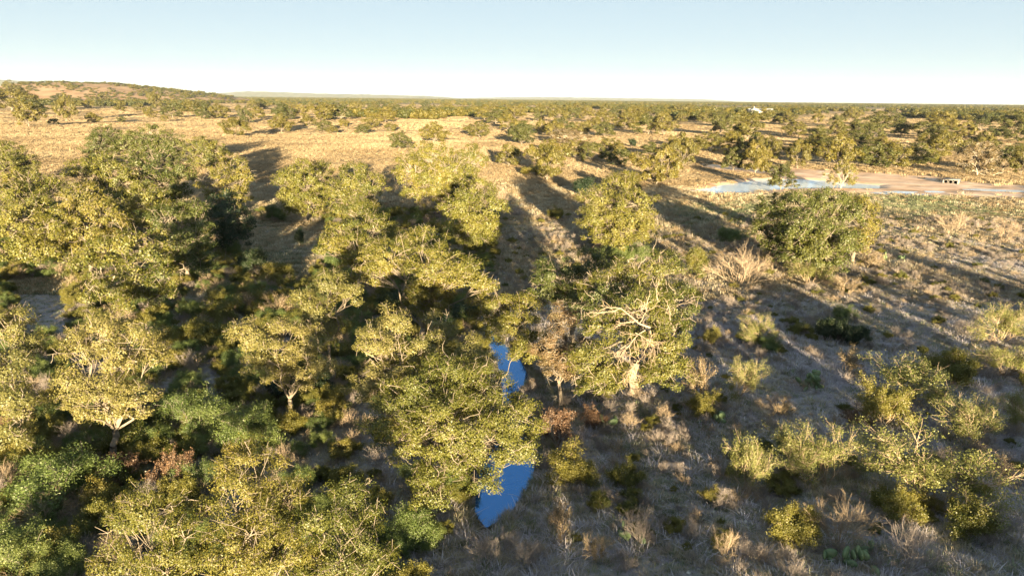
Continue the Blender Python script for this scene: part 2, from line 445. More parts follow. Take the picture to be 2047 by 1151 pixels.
# ------------------------------------------------------------------ far hill and ridges
def ridge(name, dist, prof, depth, mat, seed, rough=1.0):
    """a long hill: prof = [(pixel x, pixel y of its crest)] seen at this distance"""
    px = np.linspace(prof[0][0], prof[-1][0], 140)
    py = np.interp(px, [p[0] for p in prof], [p[1] for p in prof])
    nd = 40; rows = []
    s = np.linspace(-1, 1, nd)
    X = []; Y = []; Z = []
    for x, y in zip(px, py):
        d = ray(x, 197); k = dist / d[1]; crest = CAM + d * k; crest[2] = y / F_PX * dist + CAM_H
        yy = dist + s * depth
        shape = np.cos(s * np.pi / 2) ** 1.3
        X.append(np.full(nd, crest[0]) * (1 + 0 * s)); Y.append(yy); Z.append(-6 + (crest[2] + 6) * shape)
    X = np.array(X); Y = np.array(Y); Z = np.array(Z)
    Z = Z + rough * vnoise(X * .02, Y * .02, seed) * 2 * np.clip(Z / 20, 0, 1) + rough * vnoise(X * .06, Y * .05, seed + 1) * np.clip(Z / 20, 0, 1)
    i = np.arange(X.size).reshape(X.shape)
    Fh = np.stack([i[:-1, :-1], i[1:, :-1], i[1:, 1:], i[:-1, 1:]], -1).reshape(-1, 4)
    o = obj(name, mesh(name, np.stack([X, Y, Z], -1), Fh, mat, True)); tag(o, kind='structure')
    return X, Y, Z
M['hill'] = rough_mat('red_hill_soil', [(.25, (.22, .125, .065)), (.5, (.33, .205, .115)), (.75, (.42, .30, .18))], .03, 8, .8, 0)
HX, HY, HZ = ridge('hill', 1900, [(48, -14), (56, 0), (66, 13), (90, 20), (150, 21.5), (230, 20), (275, 15), (330, 9), (400, 4), (440, -2), (470, -14)], 420, M['hill'], 11)
M['ridge'] = rough_mat('far_scrub_ridge', [(.3, (.10, .11, .05)), (.7, (.22, .18, .10))], .01, 6, .5, 0)
ridge('far_ridge', 9000, [(-220, 15), (-60, 24), (0, 24), (60, 23), (130, 16), (220, -2)], 1500, M['ridge'], 13, 4)
ridge('far_ridge', 12000, [(380, -2), (500, 8), (560, 7), (640, 5), (760, 4), (860, 2.5), (940, -2)], 1500, M['ridge'], 14, 4)
ridge('far_ridge', 14000, [(880, -2), (1000, 1.5), (1080, 3), (1250, 2.5), (1400, 2), (1480, -2)], 1500, M['ridge'], 15, 4)

# ------------------------------------------------------------------ tree builder
def tree_geo(rng, lobes, base_z, H, leaf=(.085, .055), clump=.5, per=70, limb=1.0, bare=.12, fork=None, exposed=2, inner=.35):
    """lobes: (x,y,z,r) in the tree's own frame, foot at origin -> (stick verts, faces), (leaf verts, faces)"""
    lobes = np.array(lobes, float)
    st = Sticks()
    zmin = lobes[:, 2].min()
    cen = np.average(lobes[:, :2], axis=0, weights=lobes[:, 3] ** 2)
    if fork is None:
        fork = np.array([cen[0] * .3, cen[1] * .3, max(.7, min(zmin * .55, H * .28))])
    r0 = .021 * H * limb
    P = curve(rng, (0, 0, -.3), fork, (rng.normal(0, .15), rng.normal(0, .15), 0), 5, .03)
    st.path(P, r0 * 1.25, r0 * .9)
    LV = []; LN = []
    for lx, ly, lz, lr in lobes:
        c = np.array([lx, ly, lz]); D = np.linalg.norm(c - fork)
        P = curve(rng, fork, c, (0, 0, .12 * D + .1), 7, .05)
        rl = r0 * (.22 + .28 * min(1, lr / 2.2))
        st.path(P, rl, rl * .35)
        # clump centres over the lobe's shell
        n = max(6, int(3.2 * (lr / clump) ** 2))
        dirs = norm(rng.normal(0, 1, (n * 3, 3)))
        kk = (dirs[:, 2] > -.45) | (rng.random(n * 3) < .25)
        dirs = dirs[kk][:n]; n = len(dirs)
        rad = np.where(rng.random(n) < inner, rng.uniform(.35, .75, n), rng.uniform(.78, 1.02, n))
        rad *= 1 + .13 * vnoise(dirs[:, 0] * 3 + lx, dirs[:, 2] * 3 + dirs[:, 1] * 2.3, 7)
        cc = c + dirs * rad[:, None] * lr * np.array([1, 1, .82])
        cc = cc[cc[:, 2] > .25]; n = len(cc)
        if n == 0: continue
        # boughs into the clumps
        k = rng.integers(len(P) // 2, len(P), n)
        mid = (P[k] + cc) / 2 + rng.normal(0, .1 * lr, (n, 3))
        st.add(P[k], mid, rl * .32, rl * .2); st.add(mid, cc, rl * .2, .012 * limb)
        # sprigs
        ns = 3
        sp = np.repeat(cc, ns, 0); ds = norm(rng.normal(0, 1, sp.shape) + norm(sp - c) * .9)
        ln = rng.uniform(.5, 1.15, (len(sp), 1)) * clump
        st.add(sp, sp + ds * ln, .011 * limb, .006 * limb)
        # exposed snaking pale boughs over the crown
        for _ in range(rng.poisson(exposed)):
            i = rng.integers(n); q = cc[i] + norm(cc[i] - c) * clump * .45
            if q[2] < c[2] - .2 * lr: continue
            dd = norm(np.cross(norm(cc[i] - c), rng.normal(0, 1, 3)))
            pts = [q - (cc[i] - c) * .3, q]
            for s_ in range(4):
                dd = norm(dd + rng.normal(0, .55, 3)); pts.append(pts[-1] + dd * lr * .14)
            st.path(np.array(pts), .022 * limb, .007)
        full = rng.random(n) > bare
        cl = cc[full]; m = len(cl)
        cr = clump * rng.uniform(.65, 1.25, m)
        off = norm(rng.normal(0, 1, (m * per, 3))) * (rng.random((m * per, 1)) ** .45)
        off *= np.array([1.05, 1.05, .72])
        ctr = np.repeat(cl, per, 0)
        LV.append(ctr + off * np.repeat(cr, per)[:, None])
        LN.append(.6 * norm(off) + .65 * norm(ctr - c) + .38 * rng.normal(0, 1, off.shape) + np.array([0, 0, .2]))
    sv = st.build(5)
    lv = leaves(rng, np.concatenate(LV), np.concatenate(LN), leaf[0], leaf[1])
    return sv, lv

def make_tree(name, loc, lobes, H, seed, mat, label, cat='tree', bark='bark', group=None, parts=('trunk', 'crown'), **kw):
    rng = np.random.default_rng(seed)
    sv, lv = tree_geo(rng, lobes, 0, H, **kw)
    e = empty(name, loc)
    obj(parts[0], mesh(name + '_' + parts[0], *sv, M[bark]), e)
    obj(parts[1], mesh(name + '_' + parts[1], *lv, M[mat]), e)
    tag(e, label, cat, group)
    return e

TRI = [0]
def hero(name, label, lobes_px, mat='oak', base=None, seed=0, depth=.96, skirt=True, **kw):
    W = []
    for x, y, r, z in lobes_px:
        p = at_z(x, y, z); dist = np.linalg.norm(p - CAM)
        W.append((p[0], p[1], p[2], r / F_PX * dist * depth))
    W = np.array(W)
    if skirt:
        c0 = np.average(W[:, :3], axis=0, weights=W[:, 3])
        if c0[1] < 62: W = np.vstack([W, [c0[0], c0[1] + .3, c0[2] * .62, W[:, 3].mean() * 1.05]])
        else:                                   # the middle-distance crowns reach nearly to the ground
            for x, y, z, r in W.copy():
                if z > 3.6: W = np.vstack([W, [c0[0] + (x - c0[0]) * .85, c0[1] + (y - c0[1]) * .85, z * .56, r * .8]])
    if base: b = hit(*base)
    else:
        c = np.average(W[:, :2], axis=0, weights=W[:, 3] ** 2); b = np.array([c[0], c[1], gz(c[0], c[1])])
    dist = np.linalg.norm(b - CAM)
    Lc = W.copy(); Lc[:, :3] -= b
    H = (Lc[:, 2] + Lc[:, 3] * .8).max()
    q = np.clip(dist / 34.0, .75, 4.0)
    kw.setdefault('leaf', (.038 * q ** .97, .025 * q ** .97))
    kw.setdefault('clump', .40 * q ** .42)
    kw.setdefault('per', int(np.clip(262 / q ** 1.1, 44, 275)))
    kw.setdefault('limb', q ** .35)
    return make_tree(name, tuple(b), Lc, H, seed, mat, label, **kw)

# ------------------------------------------------------------------ the near and middle oaks, crown by crown
hero('oak_tree', 'tall gold-lit oak cut by the bottom edge, highest crown left of the creek', [(505, 925, 70, 6.0), (470, 985, 58, 5.5), (560, 1005, 62, 5.0), (500, 1070, 90, 4.8), (560, 1120, 85, 4.2), (450, 1130, 70, 4)], seed=1, depth=.86)
hero('oak_tree', 'gold-lit oak with pale snaking boughs at the bottom edge, nearest the creek', [(690, 985, 45, 5.6), (640, 1040, 58, 5), (715, 1060, 70, 5), (680, 1120, 90, 4.2), (755, 1110, 38, 4)], 'oak_green', seed=2, exposed=4, depth=.86)
hero('oak_tree', 'low spreading oak at the bottom edge, leftmost of the three nearest oaks', [(300, 1020, 62, 5.0), (250, 1045, 42, 4.6), (360, 1050, 52, 4.8), (340, 1110, 75, 4.0), (235, 1110, 55, 3.5)], seed=3, depth=.78)
hero('oak_tree', 'broad gold-lit oak leaning over the blue creek in the middle of the picture', [(900, 770, 78, 5.2), (830, 790, 70, 5), (780, 830, 58, 4.5), (965, 785, 78, 5), (1018, 830, 66, 4.6), (900, 850, 85, 4.6), (800, 880, 55, 3.8), (980, 880, 65, 4), (1045, 885, 44, 3.6), (1010, 925, 32, 3.0), (960, 965, 38, 2.2), (890, 940, 55, 2.5), (860, 980, 45, 1.8)], 'oak_green', base=(885, 955), seed=4, skirt=False)
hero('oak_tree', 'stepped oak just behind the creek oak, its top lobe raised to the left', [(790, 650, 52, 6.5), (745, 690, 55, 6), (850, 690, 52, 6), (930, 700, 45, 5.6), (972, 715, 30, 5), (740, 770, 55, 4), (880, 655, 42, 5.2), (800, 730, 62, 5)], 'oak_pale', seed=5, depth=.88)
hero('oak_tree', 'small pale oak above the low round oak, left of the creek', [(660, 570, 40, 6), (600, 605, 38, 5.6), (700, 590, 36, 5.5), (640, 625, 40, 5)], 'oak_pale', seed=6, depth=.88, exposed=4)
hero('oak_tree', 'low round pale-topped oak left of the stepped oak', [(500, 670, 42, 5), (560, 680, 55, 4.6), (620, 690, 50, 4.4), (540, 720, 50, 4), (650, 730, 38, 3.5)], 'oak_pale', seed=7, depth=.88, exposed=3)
hero('oak_tree', 'long gold-crowned oak sloping down right to the upper creek', [(850, 490, 45, 7), (780, 520, 55, 6.4), (870, 540, 62, 6.2), (930, 550, 45, 6), (970, 568, 28, 5.4), (740, 545, 42, 5.5), (860, 590, 46, 4.5)], seed=8, depth=1.0, exposed=3)
hero('oak_tree', 'gold three-lobed oak behind the long sloping oak, beside the grey clearing', [(720, 430, 38, 6.5), (690, 465, 42, 6), (750, 460, 42, 6), (660, 495, 32, 5), (720, 500, 46, 5)], seed=9, depth=1.0)
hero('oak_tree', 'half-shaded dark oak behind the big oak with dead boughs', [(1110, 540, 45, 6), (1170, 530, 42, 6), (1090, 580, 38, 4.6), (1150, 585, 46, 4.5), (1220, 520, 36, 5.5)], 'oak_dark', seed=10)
BIG = hero('oak_tree', 'tallest oak right of the creek with bleached dead boughs and visible trunk', [(1320, 540, 46, 7.6), (1260, 555, 46, 7.4), (1200, 580, 46, 6.8), (1350, 600, 46, 6.4), (1280, 620, 64, 6.6), (1210, 650, 50, 5.4), (1350, 660, 46, 5), (1180, 720, 50, 3.6), (1340, 735, 50, 3.6), (1195, 770, 40, 2), (1222, 745, 34, 3.0), (1310, 755, 34, 2.6), (1310, 690, 46, 5)], base=(1262, 790), seed=11, exposed=4, limb=1.6, depth=1.06, skirt=False, fork=np.array([.15, .3, 3.6]))
hero('oak_tree', 'low rounded tree on the right bank overhanging the creek', [(1000, 610, 45, 3.6), (960, 600, 28, 3.2), (1050, 620, 38, 3.4), (1030, 660, 42, 2.8), (1070, 690, 40, 2.4), (995, 650, 36, 2.2), (1055, 705, 34, 1.5), (960, 625, 26, 2.2)], 'oak', base=(1062, 712), seed=12, depth=1.05, skirt=False)
hero('fading_tree', 'pinkish fading tree between the creek and the tallest oak', [(1120, 640, 40, 4.2), (1100, 690, 46, 3.6), (1150, 700, 42, 3.2), (1110, 745, 40, 2.2)], 'pink', seed=13, exposed=7, bare=.35)
hero('oak_tree', 'bright olive round oak alone on the lit bank above the tallest oak', [(1240, 375, 36, 7), (1200, 405, 42, 6), (1270, 410, 38, 6.4), (1190, 440, 36, 4.5), (1240, 450, 46, 4), (1282, 440, 32, 4)], 'oak_green', base=(1255, 492), seed=14, depth=1.06)
hero('oak_tree', 'large dark olive oak in front of the pond', [(1550, 425, 42, 6), (1600, 420, 46, 6.6), (1650, 410, 46, 7), (1690, 430, 38, 6), (1540, 460, 36, 4.5), (1600, 465, 50, 5), (1660, 470, 46, 5), (1690, 490, 32, 4), (1620, 505, 40, 3)], 'oak_dark', base=(1640, 545), seed=15, exposed=3)
hero('oak_tree', 'smaller gold oak tucked behind the large dark oak by the pond', [(1725, 425, 32, 6), (1700, 410, 28, 6), (1735, 450, 24, 4.5)], seed=16)
hero('oak_tree', 'egg-shaped gold oak at the head of the gully, its foot in shadow', [(950, 390, 42, 6.6), (920, 410, 38, 6), (985, 410, 34, 6), (940, 440, 40, 4.2), (970, 450, 32, 3.6)], 'oak_green', base=(948, 482), seed=17, depth=1.0)
hero('oak_tree', 'broad oak thicket crown behind the egg-shaped oak', [(860, 320, 46, 7.5), (820, 345, 42, 6.5), (910, 345, 46, 6.5), (870, 365, 46, 5), (940, 320, 38, 7)], seed=18, depth=1.0)
hero('oak_tree', 'rounded oak right of the brown-tinged oak at the clearing edge', [(710, 360, 42, 6.5), (745, 375, 34, 6), (680, 385, 34, 5)], seed=19, depth=1.0)
hero('oak_tree', 'brown-tinged oak at the far edge of the grey clearing', [(575, 360, 32, 6), (600, 345, 32, 6.6), (620, 370, 38, 5.5), (640, 345, 28, 6), (590, 390, 34, 4)], 'oak_green', seed=20, depth=1.0)
hero('oak_tree', 'open gold oak in the left thicket with a bright trunk below', [(260, 490, 46, 7), (210, 500, 42, 6.6), (310, 510, 42, 6.4), (180, 530, 42, 5.5), (330, 550, 36, 5), (270, 545, 44, 5.5), (180, 580, 40, 4), (320, 590, 36, 3.5), (230, 580, 44, 4)], 'oak', base=(245, 605), seed=21, depth=.82, bare=.3, exposed=4)
hero('oak_tree', 'pale gold oak with a hanging lower crown near the left edge', [(200, 665, 55, 6), (260, 685, 50, 6), (160, 700, 46, 5.5), (320, 715, 32, 5), (230, 730, 46, 5), (150, 760, 42, 4.2), (200, 790, 54, 3.8), (270, 800, 46, 3.6), (150, 820, 36, 3)], 'oak_pale', seed=22, depth=.88, exposed=3)
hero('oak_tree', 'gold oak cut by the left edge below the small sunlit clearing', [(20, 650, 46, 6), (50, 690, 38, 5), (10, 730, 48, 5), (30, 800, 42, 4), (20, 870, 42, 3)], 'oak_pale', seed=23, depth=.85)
hero('oak_tree', 'dark fully shaded oak at the left end of the grey clearing', [(455, 410, 36, 5), (435, 440, 34, 4), (475, 440, 34, 4), (455, 465, 34, 2.6)], 'dark', base=(458, 494), seed=24)  # its shade is put into the leaf colour, darker than other oaks
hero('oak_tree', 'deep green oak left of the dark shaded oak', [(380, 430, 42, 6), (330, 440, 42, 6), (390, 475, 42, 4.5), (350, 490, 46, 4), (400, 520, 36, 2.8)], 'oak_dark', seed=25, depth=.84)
hero('oak_tree', 'gold oak at the left edge, upper crown of the thicket', [(55, 370, 46, 6.5), (100, 380, 38, 6), (20, 390, 38, 6), (60, 410, 46, 5)], 'oak', seed=26, depth=.84)
hero('oak_tree', 'oak at the left edge with a short pale trunk showing', [(50, 440, 46, 6), (95, 455, 38, 5.5), (10, 450, 38, 5.5), (60, 485, 40, 3.6)], 'oak_green', base=(66, 530), seed=27, depth=.82)
hero('oak_tree', 'dense gold oak in the middle of the left thicket', [(170, 400, 46, 7), (130, 430, 42, 6), (210, 430, 42, 6), (170, 460, 46, 4.8)], 'oak', seed=28, depth=.84)
hero('oak_tree', 'rounded oak at the back left of the thicket', [(210, 335, 42, 7), (170, 345, 38, 6.5), (240, 360, 38, 6)], 'oak_green', seed=29, depth=.84)
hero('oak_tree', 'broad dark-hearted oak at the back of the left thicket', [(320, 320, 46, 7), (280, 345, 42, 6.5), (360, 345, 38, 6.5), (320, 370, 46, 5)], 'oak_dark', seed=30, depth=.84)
hero('oak_tree', 'yellow-green oak between the dense and the deep green oaks', [(290, 395, 42, 6.5), (240, 400, 38, 6), (320, 420, 34, 5)], 'oak_green', seed=31, depth=.82)
hero('oak_tree', 'sparse oak with bleached branching top at the thicket right end', [(460, 340, 36, 6.5), (430, 365, 34, 5.5), (490, 355, 24, 6), (460, 375, 38, 4.5)], seed=32, bare=.4, exposed=9)
hero('oak_tree', 'small dark oak standing up behind the left thicket', [(215, 275, 28, 6), (200, 295, 32, 5)], 'oak_dark', seed=33)
hero('oak_tree', 'dark oak on the far rim of the left thicket', [(300, 285, 42, 6), (260, 290, 32, 5.5), (340, 290, 32, 5.5)], 'oak_dark', seed=34)
hero('oak_tree', 'low oak at the far right rim of the left thicket', [(400, 300, 34, 5), (435, 305, 28, 5)], seed=35)
hero('oak_tree', 'lone oak on the pasture at the left edge, casting a long shadow', [(20, 310, 28, 5), (45, 325, 28, 4), (10, 335, 28, 3.5)], 'oak_green', seed=36)

# ------------------------------------------------------------------ shrubs
def branching(rng, n0, kids, length, spread, r, up=.25, shrink=.68, noise=.45, levels=3):
    st = Sticks()
    ang = rng.uniform(0, 2 * np.pi, n0); el = rng.uniform(R(90 - spread), R(82), n0)
    D = np.stack([np.cos(ang) * np.cos(el), np.sin(ang) * np.cos(el), np.sin(el)], 1)
    A = np.stack([np.cos(ang) * .06, np.sin(ang) * .06, np.full(n0, -.1)], 1)
    Ln = length * rng.uniform(.75, 1.2, n0); rad = np.full(n0, r)
    allseg = []
    for lv in range(levels):
        Mid = A + D * (Ln * .5)[:, None] + rng.normal(0, .05, A.shape) * Ln[:, None]
        B = A + D * Ln[:, None] + rng.normal(0, .05, A.shape) * Ln[:, None]
        st.add(A, Mid, rad, rad * .82); st.add(Mid, B, rad * .82, rad * .62)
        allseg.append((Mid, B))
        if lv == levels - 1: break
        k = kids[lv]
        frac = rng.uniform(.45, 1.0, (len(A), k)); frac[:, 0] = 1
        A2 = (A[:, None] + (B - A)[:, None] * frac[..., None]).reshape(-1, 3)
        D2 = norm(np.repeat(D, k, 0) + rng.normal(0, noise, (len(A2), 3)) + np.array([0, 0, up * .4]))
        Ln = np.repeat(Ln, k) * shrink * rng.uniform(.6, 1.2, len(A2)); rad = np.repeat(rad, k) * .58
        A, D = A2, D2
    return st, allseg

def shrub_meshes(kind, seed):
    rng = np.random.default_rng(seed)
    P = {  # stems, kids, length, spread, radius, up, leaves per tip, leaf size, fill radius, leaf material, stem material
        'mesquite': (8, (4, 5, 4), 1.25, 52, .036, .25, 21, (.038, .019), .20, 'mesquite', 'twig_tan'),
        'green':    (8, (4, 5, 3), 1.15, 58, .030, .15, 46, (.040, .019), .25, 'green', 'twig_grey'),
        'yellow':   (9, (4, 4, 3), 1.05, 50, .035, .3, 32, (.050, .029), .22, 'yellow', 'twig_tan'),
        'dark':     (9, (4, 4, 3), 1.10, 40, .040, .5, 36, (.060, .030), .22, 'dark', 'brown'),
        'bare_tan': (11, (5, 5, 5), 1.10, 55, .022, .35, 0, None, 0, None, 'twig_tan'),
        'bare_grey': (10, (5, 5, 5), 1.10, 58, .022, .3, 0, None, 0, None, 'twig_grey'),
        'rust':     (9, (4, 4, 3), 1.00, 50, .030, .3, 9, (.060, .030), .20, 'rust', 'brown'),
        'pale':     (9, (4, 5, 4), 1.15, 52, .034, .3, 3, (.055, .028), .16, 'pink', 'twig_tan'),
        'olive':    (8, (4, 5, 3), 1.10, 52, .040, .25, 30, (.056, .031), .23, 'oak', 'twig_tan'),
    }[kind]
    st, segs = branching(rng, P[0], P[1], P[2], P[3], P[4], P[5], levels=4)
    V, Fs = st.build(3)
    lv = None
    if P[6]:
        tips = np.concatenate([segs[-1][1], segs[-1][0], segs[-2][1]])
        keep = rng.random(len(tips)) < .8
        tips = tips[keep]
        if len(tips) > 650: tips = tips[rng.permutation(len(tips))[:650]]
        c = np.repeat(tips, P[6], 0)
        off = rng.normal(0, .55, c.shape) * P[8]
        pos = c + off; ok = pos[:, 2] > .05; pos = pos[ok]
        cen = np.array([0, 0, tips[:, 2].mean() * .6])
        lv = leaves(rng, pos, .7 * rng.normal(0, 1, pos.shape) + .6 * norm(pos - cen) + .3 * norm(off[ok]), *P[7])
    allv = V if lv is None else np.concatenate([V, lv[0]])
    h = np.percentile(allv[:, 2], 99); wd = np.percentile(np.hypot(allv[:, 0], allv[:, 1]), 97) * 2
    ms = mesh(kind + '_stems', V, Fs, M[P[10]])
    ml = mesh(kind + '_foliage', *lv, M[P[9]]) if lv else None
    return ms, ml, h, wd
SHRUB = {}
NVAR = {'mesquite': 4, 'green': 3, 'yellow': 2, 'dark': 2, 'bare_tan': 3, 'bare_grey': 3, 'rust': 2, 'pale': 2, 'olive': 3}
for i, (k, n) in enumerate(NVAR.items()):
    SHRUB[k] = [shrub_meshes(k, 100 + 17 * i + j) for j in range(n)]
SC = [0]
def shrub(kind, x, yb, wpx, yt, label, name=None, cat='shrub', group=None):
    b = hit(x, yb); dist = np.linalg.norm(b - CAM)
    wm = wpx / F_PX * dist
    # height from the top pixel, at the foot's distance
    d = ray(x, yt); top = CAM + d * (b[1] / d[1])
    hm = max(.35, top[2] - b[2])
    SC[0] += 1
    ms, ml, h, wd = SHRUB[kind][SC[0] % len(SHRUB[kind])]
    nm = name or {'mesquite': 'mesquite_shrub', 'green': 'feathery_shrub', 'yellow': 'yellow_shrub', 'dark': 'juniper_shrub', 'bare_tan': 'bare_shrub',
                  'bare_grey': 'bare_shrub', 'rust': 'rust_shrub', 'pale': 'pale_shrub', 'olive': 'olive_shrub'}[kind]
    e = empty(nm, (b[0], b[1], b[2] - .03), (SC[0] * 2.399) % 6.283, (wm / wd * .98, wm / wd * .98, hm * .84 / h))
    obj('stems', ms, e)
    if ml: obj('foliage', ml, e)
    tag(e, label, cat, group)
    return e

